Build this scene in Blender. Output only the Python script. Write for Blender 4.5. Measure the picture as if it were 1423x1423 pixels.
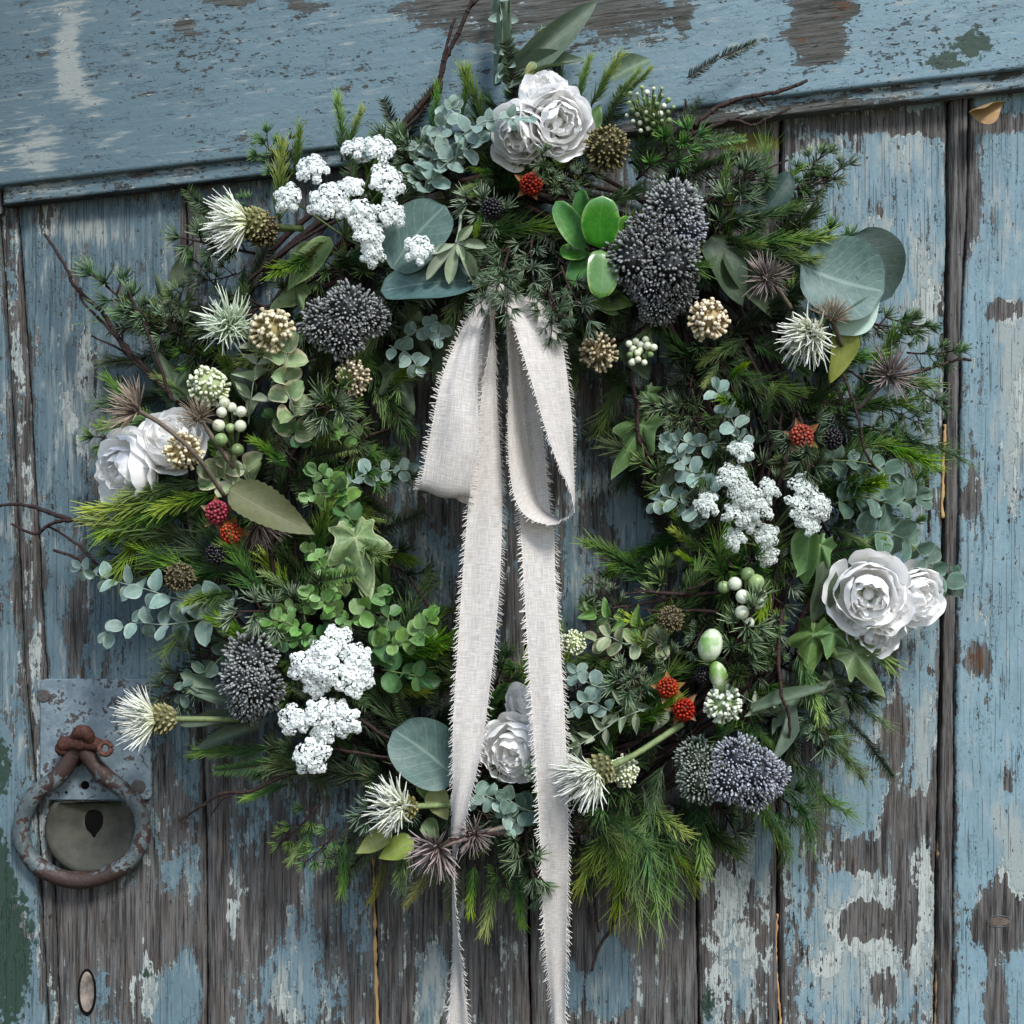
import bpy, math, random
import numpy as np
from mathutils import Matrix, Vector, Quaternion

random.seed(11)
for o in list(bpy.data.objects):
    bpy.data.objects.remove(o)
scene = bpy.context.scene
COL = scene.collection
R = math.radians

# ------------------------------------------------------------------ camera, sky, sun
S = 0.0005            # metres per photo pixel on the door's face
CD = 1.10             # camera distance from the door
CX = 711.5
cam_d = bpy.data.cameras.new('camera')
cam = bpy.data.objects.new('camera', cam_d)
COL.objects.link(cam)
cam.location = (0, -CD, 0)
cam.rotation_euler = (R(90), 0, 0)
cam_d.sensor_width = 36
cam_d.lens = 36 * CD / (1423 * S)
cam_d.clip_start = 0.01
cam_d.clip_end = 200
scene.camera = cam

SUN_EL, SUN_AZ = 46, 26        # elevation; azimuth to the right of straight-on
world = bpy.data.worlds.new('World')
scene.world = world
world.use_nodes = True
wn = world.node_tree
sky = wn.nodes.new('ShaderNodeTexSky')
sky.sky_type = 'NISHITA'
sky.sun_disc = False
sky.sun_elevation = R(SUN_EL)
sky.sun_rotation = R(180 - SUN_AZ)
sky.air_density = 1.0
sky.dust_density = 1.0
wn.nodes['Background'].inputs['Strength'].default_value = 0.085
wn.links.new(sky.outputs[0], wn.nodes['Background'].inputs['Color'])
sun_d = bpy.data.lights.new('sun', 'SUN')
sun_d.energy = 1.5
sun_d.angle = R(14)
sun_d.color = (1.0, 0.985, 0.965)
sun = bpy.data.objects.new('sun', sun_d)
COL.objects.link(sun)
sd = Vector((math.sin(R(SUN_AZ)) * math.cos(R(SUN_EL)), -math.cos(R(SUN_AZ)) * math.cos(R(SUN_EL)), math.sin(R(SUN_EL))))
sun.rotation_euler = sd.to_track_quat('Z', 'Y').to_euler()
sun.location = sd * 3
vs = scene.view_settings
vs.view_transform = 'Standard'
vs.look = 'None'
vs.exposure = 1.48
vs.gamma = 1.0
scene.render.resolution_x = scene.render.resolution_y = 1024
scene.render.engine = 'CYCLES'
scene.cycles.max_bounces = 8
scene.cycles.diffuse_bounces = 4
scene.cycles.transparent_max_bounces = 4

# ------------------------------------------------------------------ helpers
# local frame of the door, the wreath and the ribbon: x right, y up, z out of the door
def P(px, py, d=0.0):
    """point that stands d millimetres in front of the door at a photo pixel"""
    k = S * (CD - d * 0.001) / CD
    return Vector(((px - CX) * k, -(py - CX) * k, d * 0.001))
def sz(px, d=0.0):
    return px * S * (CD - d * 0.001) / CD
def V(*a):
    return Vector(a)
def rnd(a, b):
    return random.uniform(a, b)

class MB:
    def __init__(s):
        s.v = []; s.f = []; s.t = []; s.s = []; s.m = []
    def add(s, verts, faces, t=0.0, w=0.0, m=0):
        b = len(s.v)
        s.v.extend([tuple(x) for x in verts])
        n = len(verts)
        s.t.extend(list(t) if hasattr(t, '__len__') else [t] * n)
        s.s.extend(list(w) if hasattr(w, '__len__') else [w] * n)
        s.f.extend([tuple(i + b for i in f) for f in faces])
        s.m.extend([m] * len(faces))
    def mesh(s, name, mats, smooth=True, extra=None):
        me = bpy.data.meshes.new(name)
        me.from_pydata(s.v, [], s.f)
        if not isinstance(mats, (list, tuple)):
            mats = [mats]
        for m in mats:
            me.materials.append(m)
        me.polygons.foreach_set('use_smooth', [smooth] * len(s.f))
        me.polygons.foreach_set('material_index', s.m)
        me.attributes.new('t', 'FLOAT', 'POINT').data.foreach_set('value', s.t)
        me.attributes.new('s', 'FLOAT', 'POINT').data.foreach_set('value', s.s)
        if extra:
            for k, a in extra.items():
                me.attributes.new(k, 'FLOAT', 'POINT').data.foreach_set('value', a)
        me.update()
        return me

def perp(d):
    a = V(0, 0, 1) if abs(d.z) < 0.8 else V(1, 0, 0)
    return d.cross(a).normalized()

def tube(mb, pts, rad, n=6, t0=0.0, t1=1.0, cap=True, m=0, w=0.0):
    pts = [Vector(p) for p in pts]
    k = len(pts)
    if not hasattr(rad, '__len__'):
        rad = [rad] * k
    vs_, ts = [], []
    u = None
    for i in range(k):
        d = (pts[min(i + 1, k - 1)] - pts[max(i - 1, 0)])
        if d.length < 1e-9: d = V(0, 1, 0)
        d.normalize()
        if u is None:
            u = perp(d)
        else:
            u = (u - d * u.dot(d))
            u = u.normalized() if u.length > 1e-6 else perp(d)
        b = d.cross(u)
        for j in range(n):
            a = 2 * math.pi * j / n
            vs_.append(pts[i] + (u * math.cos(a) + b * math.sin(a)) * rad[i])
            ts.append(t0 + (t1 - t0) * i / (k - 1))
    fs = []
    for i in range(k - 1):
        for j in range(n):
            fs.append((i * n + j, i * n + (j + 1) % n, (i + 1) * n + (j + 1) % n, (i + 1) * n + j))
    if cap:
        fs.append(tuple(range(n - 1, -1, -1)))
        fs.append(tuple((k - 1) * n + j for j in range(n)))
    mb.add(vs_, fs, ts, w, m)

def needle(mb, base, d, L, r, bend, t0=0.0, t1=1.0, n=3, w=0.0, seg=2):
    """tapered curved needle with a three-sided section"""
    pts = []
    for i in range(seg + 1):
        q = i / seg
        pts.append(base + d * (L * q) + bend * (L * q * q))
    rr = [r * (0.75, 1.0, 0.6, 0.3)[min(3, int(3 * i / seg))] for i in range(seg + 1)]
    rr[-1] = r * 0.22
    tube(mb, pts, rr, n, t0, t1, False, 0, w)

def smooth_path(pts, per=6):
    pts = [Vector(p) for p in pts]
    if len(pts) < 3:
        return [pts[0].lerp(pts[-1], i / per) for i in range(per + 1)]
    out = []
    for i in range(len(pts) - 1):
        p0 = pts[max(i - 1, 0)]; p1 = pts[i]; p2 = pts[i + 1]; p3 = pts[min(i + 2, len(pts) - 1)]
        for j in range(per):
            t = j / per
            out.append(0.5 * ((2 * p1) + (p2 - p0) * t + (2 * p0 - 5 * p1 + 4 * p2 - p3) * t * t + (3 * p1 - p0 - 3 * p2 + p3) * t ** 3))
    out.append(pts[-1])
    return out

def ball(mb, c, r, seg=8, rings=5, t=0.0, axis=None, stretch=1.0, w=0.0, tspan=0.0):
    axis = (axis or V(0, 0, 1)).normalized()
    u = perp(axis); b = axis.cross(u)
    vs_ = [c - axis * r * stretch]; ts = [t]
    for i in range(1, rings):
        th = math.pi * i / rings
        for j in range(seg):
            a = 2 * math.pi * j / seg
            vs_.append(c + (u * math.cos(a) + b * math.sin(a)) * (r * math.sin(th)) - axis * (r * stretch * math.cos(th)))
            ts.append(t + tspan * i / rings)
    vs_.append(c + axis * r * stretch); ts.append(t + tspan)
    fs = []
    for j in range(seg):
        fs.append((0, 1 + (j + 1) % seg, 1 + j))
        for i in range(rings - 2):
            a = 1 + i * seg
            fs.append((a + j, a + (j + 1) % seg, a + seg + (j + 1) % seg, a + seg + j))
        l = 1 + (rings - 2) * seg
        fs.append((l + j, l + (j + 1) % seg, len(vs_) - 1))
    mb.add(vs_, fs, ts, w)

def fr(loc, y, nrm=(0, 0, 1), scale=(1, 1, 1)):
    """matrix whose local y runs along y and local z leans to nrm"""
    y = Vector(y).normalized(); n = Vector(nrm)
    x = y.cross(n)
    if x.length < 1e-5: x = y.cross(V(0.3, 0.5, 0.8))
    x.normalize(); z = x.cross(y)
    M = Matrix(((x.x, y.x, z.x, 0), (x.y, y.y, z.y, 0), (x.z, y.z, z.z, 0), (0, 0, 0, 1)))
    if not hasattr(scale, '__len__'): scale = (scale,) * 3
    return Matrix.Translation(loc) @ M @ Matrix.Diagonal((*scale, 1))
def fz(loc, z, spin=0.0, scale=1.0):
    """matrix whose local z points along z"""
    z = Vector(z).normalized()
    q = z.to_track_quat('Z', 'Y')
    if not hasattr(scale, '__len__'): scale = (scale,) * 3
    return Matrix.Translation(loc) @ q.to_matrix().to_4x4() @ Matrix.Rotation(spin, 4, 'Z') @ Matrix.Diagonal((*scale, 1))

def ob(name, data, parent=None, M=None, label=None, cat=None, group=None, kind=None):
    o = bpy.data.objects.new(name, data)
    COL.objects.link(o)
    if parent: o.parent = parent
    if M is not None: o.matrix_basis = M
    if label: o['label'] = label
    if cat: o['category'] = cat
    if group: o['group'] = group
    if kind: o['kind'] = kind
    return o

# ------------------------------------------------------------------ material helpers
class NT:
    def __init__(s, name):
        s.m = bpy.data.materials.new(name); s.m.use_nodes = True
        s.t = s.m.node_tree; s.t.nodes.clear()
        s.out = s.t.nodes.new('ShaderNodeOutputMaterial')
    def n(s, typ, ins=None, **pr):
        nd = s.t.nodes.new(typ)
        for k, v in pr.items(): setattr(nd, k, v)
        for k, v in (ins or {}).items(): s.set(nd.inputs[k], v)
        return nd
    def set(s, sock, v):
        if isinstance(v, bpy.types.NodeSocket): s.t.links.new(v, sock)
        elif isinstance(v, (tuple, list)) and len(v) == 3 and sock.type == 'RGBA': sock.default_value = (*v, 1)
        else: sock.default_value = v
    def math(s, op, a, b=None, c=None, clamp=False):
        nd = s.t.nodes.new('ShaderNodeMath'); nd.operation = op; nd.use_clamp = clamp
        for i, v in enumerate((a, b, c)):
            if v is not None: s.set(nd.inputs[i], v)
        return nd.outputs[0]
    def step(s, x, e, w):
        """0 below e-w, 1 above e+w"""
        nd = s.n('ShaderNodeMapRange', {0: x, 1: e - w, 2: e + w, 3: 0.0, 4: 1.0}, interpolation_type='SMOOTHSTEP')
        return nd.outputs[0]
    def mix(s, f, a, b, mode='MIX'):
        nd = s.t.nodes.new('ShaderNodeMix'); nd.data_type = 'RGBA'; nd.blend_type = mode
        s.set(nd.inputs[0], f); s.set(nd.inputs[6], a); s.set(nd.inputs[7], b)
        return nd.outputs[2]
    def attr(s, name):
        return s.n('ShaderNodeAttribute', attribute_name=name).outputs['Fac']
    def noise(s, vec, scale=1.0, detail=4.0, rough=0.55, dist=0.0):
        return s.n('ShaderNodeTexNoise', {'Vector': vec, 'Scale': scale, 'Detail': detail, 'Roughness': rough, 'Distortion': dist}).outputs['Fac']
    def obj(s):
        return s.n('ShaderNodeTexCoord').outputs['Object']
    def mapping(s, vec, scale=(1, 1, 1), rot=(0, 0, 0), loc=(0, 0, 0)):
        return s.n('ShaderNodeMapping', {'Vector': vec, 'Scale': scale, 'Rotation': rot, 'Location': loc}).outputs[0]
    def rand(s):
        return s.n('ShaderNodeObjectInfo').outputs['Random']
    def bsdf(s, col, rough=0.6, spec=0.3, normal=None, metal=0.0, trans=0.0, tcol=None, sss=0.0):
        b = s.n('ShaderNodeBsdfPrincipled', {'Base Color': col, 'Roughness': rough, 'Specular IOR Level': spec, 'Metallic': metal})
        if normal is not None: s.set(b.inputs['Normal'], normal)
        o = b.outputs[0]
        if trans > 0:
            tr = s.n('ShaderNodeBsdfTranslucent', {'Color': tcol if tcol is not None else col})
            mx = s.n('ShaderNodeMixShader', {0: trans, 1: o, 2: tr.outputs[0]})
            o = mx.outputs[0]
        s.t.links.new(o, s.out.inputs[0])
        return s.m
    def bump(s, h, strength=0.5, dist=0.001):
        return s.n('ShaderNodeBump', {'Height': h, 'Strength': strength, 'Distance': dist}).outputs[0]

def hsv_var(g, col, dh=0.02, dv=0.3, ds=0.2, k=1.0):
    r = g.rand()
    r2 = g.math('FRACT', g.math('MULTIPLY', r, 17.31))
    h = g.math('MULTIPLY_ADD', r, 2 * dh, 0.5 - dh)
    v = g.math('MULTIPLY_ADD', r2, 2 * dv * k, (1 - dv) * k)
    s_ = g.math('MULTIPLY_ADD', g.math('FRACT', g.math('MULTIPLY', r, 7.77)), 2 * ds, 1 - ds)
    return g.n('ShaderNodeHueSaturation', {'Hue': h, 'Saturation': s_, 'Value': v, 'Color': col}).outputs[0]

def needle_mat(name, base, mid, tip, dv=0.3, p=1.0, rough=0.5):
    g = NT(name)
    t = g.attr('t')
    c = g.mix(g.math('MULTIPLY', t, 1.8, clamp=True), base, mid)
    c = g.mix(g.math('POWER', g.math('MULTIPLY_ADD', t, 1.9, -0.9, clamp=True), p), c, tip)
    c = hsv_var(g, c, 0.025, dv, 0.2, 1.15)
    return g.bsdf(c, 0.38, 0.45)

def leaf_mat(name, base, col2, vein, edge=None, vs_=0.5, rough=0.5, trans=0.2, dv=0.18, mott=0.6, mscale=260, back=None, spec=0.3, bump=0.35, es=0.8, nlat=7.0):
    """t runs along the leaf, s across (-1..1)"""
    g = NT(name)
    t = g.attr('t'); s_ = g.math('ABSOLUTE', g.attr('s'))
    co = g.n('ShaderNodeVectorMath', {0: g.obj(), 1: (1, 1, 1)}, operation='MULTIPLY').outputs[0]
    gp = g.n('ShaderNodeNewGeometry')
    no = g.noise(gp.outputs['Position'], mscale, 4, 0.6)
    c = g.mix(g.math('MULTIPLY', g.step(no, 0.5, 0.18), mott), base, col2)
    fib = g.noise(g.n('ShaderNodeCombineXYZ', {0: g.math('MULTIPLY', s_, 9.0), 1: g.math('MULTIPLY_ADD', s_, -9.0, g.math('MULTIPLY', t, 26.0)), 2: g.rand()}).outputs[0], 1.0, 3, 0.6)
    c = g.mix(g.math('MULTIPLY', g.step(fib, 0.52, 0.12), 0.18), c, vein)
    rib = g.math('SUBTRACT', 1.0, g.step(s_, 0.045, 0.03))
    lat = g.math('FRACT', g.math('SUBTRACT', g.math('MULTIPLY', t, nlat), g.math('MULTIPLY', s_, nlat * 0.33)))
    lat = g.math('ABSOLUTE', g.math('SUBTRACT', lat, 0.5))
    lat = g.math('MULTIPLY', g.math('SUBTRACT', 1.0, g.step(lat, 0.05, 0.05)), 0.45)
    vm = g.math('MULTIPLY', g.math('MAXIMUM', rib, lat), vs_)
    c = g.mix(vm, c, vein)
    if edge:
        em = g.math('MULTIPLY', g.step(g.math('MULTIPLY_ADD', no, 0.5, s_), es + 0.25, 0.12), 0.85)
        c = g.mix(em, c, edge)
    c = hsv_var(g, c, 0.02, dv, 0.15, 1.0)
    sp = g.noise(gp.outputs['Position'], 420, 2, 0.5)
    c = g.mix(g.math('MULTIPLY', g.step(sp, 0.69, 0.03), 0.5), c, (0.10, 0.075, 0.035))
    if back:
        c = g.mix(gp.outputs['Backfacing'], c, back)
    h = g.math('MULTIPLY_ADD', vm, -1.0, g.math('MULTIPLY', no, 0.8))
    nn = g.bump(h, bump, 0.0006)
    return g.bsdf(c, rough, spec, nn, trans=trans, tcol=g.mix(0.5, c, (0.35, 0.5, 0.1)))

def flat_mat(name, a, b, rough=0.6, spec=0.3, scale=300, dv=0.15, trans=0.0, dh=0.01, bump=0.2):
    g = NT(name)
    gp = g.n('ShaderNodeNewGeometry').outputs['Position']
    no = g.noise(gp, scale, 4, 0.6)
    c = g.mix(g.step(no, 0.5, 0.2), a, b)
    c = hsv_var(g, c, dh, dv, 0.1)
    return g.bsdf(c, rough, spec, g.bump(no, bump, 0.0005), trans=trans)

def tip_mat(name, a, b, rough=0.6, spec=0.25, dv=0.15, p=1.0, trans=0.0, dh=0.01, jit=0.5):
    """colour from a (t=0) to b (t=1), each piece with its own tint through s"""
    g = NT(name)
    t = g.math('POWER', g.attr('t'), p)
    c = g.mix(t, a, b)
    s_ = g.attr('s')
    c = g.n('ShaderNodeHueSaturation', {'Hue': 0.5, 'Saturation': 1.0, 'Value': g.math('MULTIPLY_ADD', s_, jit, 1 - jit * 0.5), 'Color': c}).outputs[0]
    c = hsv_var(g, c, dh, dv, 0.1)
    return g.bsdf(c, rough, spec, trans=trans)

# ------------------------------------------------------------------ the door
def door_mat(name, rail=False):
    g = NT(name)
    o = g.obj()
    off = g.n('ShaderNodeCombineXYZ', {0: g.math('MULTIPLY', g.rand(), 37.0), 1: g.math('MULTIPLY', g.rand(), 91.0), 2: 0.0}).outputs[0]
    base = g.mapping(o, (100, 100, 100), (0, 0, R(-7.3 + 90) if rail else 0))     # centimetres, grain along y
    c = g.n('ShaderNodeVectorMath', {0: base, 1: off}, operation='ADD').outputs[0]
    def st(x, y, k=0.0):
        return g.mapping(c, (x, y, x), loc=(k, k * 1.7, k * 0.3))
    peel, creamA, greenA, rustA, chipA, lit_tone, limeA = [g.attr(k) for k in ('peel', 'cream', 'green', 'rust', 'chip', 'lit_tone', 'lime')]
    n1 = g.noise(st(0.55, 0.2), 1, 4, 0.62)
    n2 = g.noise(st(3.2, 0.3, 5), 1, 3, 0.65)
    n3 = g.noise(st(2.2, 1.5, 9), 1, 4, 0.68)
    n4 = g.noise(st(1.1, 0.35, 13), 1, 3, 0.65)
    n5 = g.noise(st(0.35, 0.22, 21), 1, 3, 0.65)
    n6 = g.noise(st(3.6, 0.12, 27), 1, 3, 0.7)
    n7 = g.noise(st(14, 12, 33), 1, 1, 0.6)
    def cen(x, k): return g.math('MULTIPLY', g.math('SUBTRACT', x, 0.5), k)
    p = g.math('ADD', g.math('ADD', cen(n1, 1.5), cen(n2, 0.8)), cen(n3, 1.0))
    p = g.math('SUBTRACT', p, peel)
    paint = g.step(p, 0.0, 0.012)
    # chips: small dashes lying along the grain
    nc = g.noise(st(3.6, 1.5, 41), 1, 3, 0.6)
    chips = g.step(g.math('ADD', nc, g.math('MULTIPLY', chipA, 0.14)), 0.70, 0.012)
    paint = g.math('MULTIPLY', paint, g.math('SUBTRACT', 1.0, chips))
    # cream undercoat left around the blue, and rubbed through it
    q = g.math('ADD', g.math('ADD', p, cen(n4, 1.3)), g.math('ADD', cen(n6, 0.8), g.math('SUBTRACT', creamA, 0.1)))
    cream = g.math('MULTIPLY', g.step(q, 0.0, 0.02), g.math('SUBTRACT', 1.0, chips))
    rub = g.step(g.math('ADD', g.math('ADD', cen(n2, 1.2), cen(n4, 1.0)), g.math('MULTIPLY', g.math('SUBTRACT', creamA, 0.34), 0.8)), 0.0, 0.16)
    # bare wood
    gr = g.noise(st(4.2, 0.2, 51), 1, 4, 0.68)
    gr2 = g.noise(st(16.0, 0.3, 55), 1, 1, 0.6)
    wood = g.mix(g.step(gr, 0.51, 0.17), (0.020, 0.017, 0.015), (0.185, 0.165, 0.148))
    wood = g.mix(g.math('MULTIPLY', g.step(n5, 0.55, 0.15), 0.55), wood, (0.095, 0.075, 0.060))
    wood = g.mix(g.math('MULTIPLY', g.step(n6, 0.56, 0.14), 0.4), wood, (0.20, 0.215, 0.215))
    crack = g.math('SUBTRACT', 1.0, g.step(gr2, 0.36, 0.05))
    wood = g.mix(g.math('MULTIPLY', crack, 0.55), wood, (0.015, 0.012, 0.011))
    wood = g.mix(g.step(g.math('ADD', cen(n4, 1.0), limeA), 0.5, 0.15), wood, (0.16, 0.14, 0.03))
    if rail: wood = g.mix(0.5, wood, (0.075, 0.08, 0.065))
    wood = g.mix(chips, wood, (0.03, 0.034, 0.032))
    # paint coats
    blue = g.mix(g.math('MULTIPLY_ADD', lit_tone, 0.5, 0.5, clamp=True), (0.030, 0.054, 0.064), (0.25, 0.375, 0.42))  # dark to pale blue paint; light falloff towards the left is painted in
    blue = g.mix(g.math('MULTIPLY', g.step(n5, 0.5, 0.16), 0.4), blue, g.mix(0.6, blue, (0.10, 0.15, 0.17)))
    blue = g.mix(g.math('MULTIPLY', g.step(n6, 0.56, 0.10), 0.08 if rail else 0.22), blue, g.mix(0.55, blue, (0.42, 0.50, 0.52)))
    blue = g.mix(g.math('MULTIPLY', g.step(n3, 0.54, 0.1), 0.3), blue, g.mix(0.5, blue, (0.09, 0.14, 0.17)))
    blue = g.mix(g.math('MULTIPLY', rub, 0.62), blue, (0.42, 0.42, 0.36))
    crm = g.mix(g.step(n7, 0.5, 0.2), (0.44, 0.47, 0.425), (0.62, 0.64, 0.58))
    crm = g.mix(0.22, crm, blue)
    col = g.mix(cream, wood, crm)
    col = g.mix(paint, col, blue)
    veil = g.math('MULTIPLY', g.step(g.math('ADD', g.math('ADD', cen(n4, 1.0), cen(n2, 1.0)), p), -0.12, 0.10), 0.24)
    col = g.mix(g.math('MULTIPLY', veil, g.math('SUBTRACT', 1.0, paint)), col, g.mix(0.5, blue, (0.20, 0.22, 0.20)))
    # thin dark line where a coat breaks off
    lip = g.math('MULTIPLY', g.step(p, -0.035, 0.02), g.math('SUBTRACT', 1.0, g.step(p, -0.004, 0.01)))
    col = g.mix(g.math('MULTIPLY', lip, 0.3), col, (0.03, 0.03, 0.028))
    hair = g.math('MULTIPLY', g.math('SUBTRACT', 1.0, g.step(g.noise(st(9.0, 0.18, 61), 1, 1, 0.6), 0.335, 0.025)), paint)
    col = g.mix(g.math('MULTIPLY', hair, 0.0 if rail else 0.4), col, (0.03, 0.04, 0.045))
    gm = g.step(g.math('ADD', cen(n3, 1.2), g.math('ADD', cen(n1, 1.0), greenA)), 0.3, 0.05)
    col = g.mix(gm, col, g.mix(n7, (0.012, 0.045, 0.035), (0.05, 0.075, 0.05)))
    rm = g.step(g.math('ADD', g.math('ADD', cen(n2, 1.6), cen(n3, 1.4)), rustA), 0.3, 0.16)
    col = g.mix(g.math('MULTIPLY', rm, 0.85), col, g.mix(n7, (0.06, 0.022, 0.012), (0.17, 0.070, 0.028)))
    col = g.mix(g.math('MULTIPLY', g.step(n7, 0.64, 0.05), 0.25), col, (0.05, 0.055, 0.055))
    h = g.math('ADD', g.math('MULTIPLY', paint, 0.45), g.math('MULTIPLY', cream, 0.3))
    h = g.math('ADD', h, g.math('MULTIPLY', g.math('ADD', gr, g.math('MULTIPLY', crack, -0.9)), g.math('MULTIPLY_ADD', paint, -0.465, 0.5)))
    h = g.math('ADD', h, g.math('ADD', g.math('MULTIPLY', hair, 0.0 if rail else -0.4), g.math('MULTIPLY', n3, 0.25)))
    nn = g.bump(h, 1.0, 0.0018)
    col = g.mix(1.0, col, (0.72, 0.745, 0.77), 'MULTIPLY')
    rough = g.math('MULTIPLY_ADD', paint, -0.28, 0.85)
    return g.bsdf(col, rough, 0.25, nn)

M_plank = door_mat('peeling_blue_paint')
M_rail = door_mat('peeling_blue_paint_rail', True)
g = NT('dark_gap'); M_dark = g.bsdf((0.005, 0.0045, 0.004), 0.95, 0.05)

door = ob('weathered_door', None, None, Matrix.Rotation(R(90), 4, 'X'),
          'old plank door with peeling pale blue paint behind the wreath', 'door')

# wear maps, in photo pixels: (x, y, rx, ry, amount)
PEEL = [(740,15,160,50,.62),(640,45,45,35,.3),(330,8,40,14,.6),(430,18,35,18,.5),(265,45,14,9,.65),(875,40,60,40,.4),(1130,45,38,62,1.0),(1175,25,18,12,.6),
        (945,30,12,50,.45),(60,780,16,60,.2),(110,860,22,110,.45),(260,345,13,58,.75),(75,305,20,22,.5),(200,420,20,60,.1),(120,560,30,90,.32),(160,640,30,70,.28),
        (180,1290,110,60,.55),(105,1260,28,110,.4),(300,1280,20,240,.6),(345,1290,26,60,.4),(390,1200,24,60,.55),(250,1370,34,70,-.4),(330,1320,22,60,-.25),
        (430,1330,34,90,-.2),(260,1210,30,70,-.2),(590,830,24,70,-.5),(597,1370,22,70,-.42),(555,700,10,90,-.2),(870,720,16,70,-.45),(795,800,9,200,-.25),(890,780,16,60,-.5),
        (850,1362,28,52,-1.2),(797,1370,14,40,-.95),(1020,1300,30,120,-.15),(1060,1170,16,50,-.4),(1195,1280,36,32,1.0),(1195,1190,30,24,.7),(1200,1100,30,60,-.6),(1172,1240,18,34,-.7),(1170,1375,24,50,-.55),
        (1270,1250,22,90,.55),(1270,1130,55,30,.6),(1225,1370,24,30,.5),(1155,1345,14,16,.6),(1205,1075,26,12,.5),(1240,1020,20,60,.35),(1290,1010,22,70,-.2),
        (1395,432,26,16,1.0),(1355,915,20,26,.8),(1392,1280,42,42,1.1),(1390,1225,12,26,.6),(1382,1385,18,50,.7),(1350,700,14,34,.6),(1352,640,10,50,.4),(1415,560,10,90,.35),(1350,260,12,80,.65),
        (1405,700,10,40,.3),(1400,1085,14,24,.4),(1120,200,80,16,.25),(1000,200,110,25,.7),(1300,175,200,12,.7),(1290,430,24,30,.4),(1250,165,160,14,.5),(1060,330,70,80,.5),
        (20,1290,30,40,.3),(230,1100,30,50,.2),(450,1250,30,60,.15)]
CREAM = [(100,30,40,30,.35),(105,90,18,50,.55),(120,140,25,30,.45),(60,215,45,40,.4),(120,320,60,25,.4),(110,560,40,90,.35),(170,620,40,80,.25),(1255,215,40,30,.35),(1285,400,24,70,.55),(1215,330,30,30,.3),
         (1020,1300,50,140,.32),(1285,1030,12,70,.5),(1285,1220,18,40,.5),(1200,1240,30,30,.35),(1285,1300,26,60,.4),(1155,1330,30,90,.35),(1210,1310,30,40,.35),(1410,560,26,150,.55),(1410,1190,24,70,.6),(1400,330,20,50,.25),
         (595,830,20,80,.3),(600,1370,26,70,.35),(320,1250,26,60,.3),(170,1270,50,30,.25),(200,1360,30,60,.4),(400,1380,20,60,.35),(850,1350,30,60,.0),(700,1330,30,80,.1),(800,760,10,200,.2),(1220,1340,80,90,.15)]
GREEN = [(12,1310,42,120,.75),(8,1060,16,50,.6),(5,1200,14,60,.4),(1345,62,24,24,.5),(1290,100,40,14,.4),(1325,85,50,26,.3),(1050,88,16,10,.45),(205,1350,20,14,.4),(1370,318,14,34,.3),(1310,205,16,20,.35),(830,20,60,26,.22),(985,1390,14,30,.5)]
RUST = [(250,1140,12,22,.55),(262,1175,7,40,.5),(1356,915,18,22,.6),(1165,25,26,22,.5),(1105,70,20,30,.35),(1160,1205,14,12,.5),(1190,1190,20,18,.35),(1165,1335,20,12,.45),(110,1290,12,60,.15),(1385,1280,14,10,.25)]
LIME = [(1040,199,56,14,1.3),(1312,620,10,30,.3)]
CHIP = [(300,70,180,60,.42),(1250,50,110,60,.6),(250,110,60,30,.3),(1130,110,120,30,.35),(560,120,90,40,.3),(1360,700,40,400,.1)]
def field(xs, ys, blobs, base):
    a = np.array(base, dtype=float) * np.ones_like(xs)
    for (cx, cy, rx, ry, k) in blobs:
        q = ((xs - cx) / rx) ** 2 + ((ys - cy) / ry) ** 2
        a += k * np.exp(-q ** 1.5)
    return a

def lerp_line(pts, y):
    ys_ = [p[1] for p in pts]; xs_ = [p[0] for p in pts]
    return np.interp(y, ys_, xs_)

def wob(y, k, amp):
    return amp * (np.sin(y * 0.031 + k) + 0.6 * np.sin(y * 0.083 + 2.1 * k) + 0.5 * np.sin(y * 0.21 + 3.3 * k) + 0.35 * np.sin(y * 0.53 + k * 5))

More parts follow.
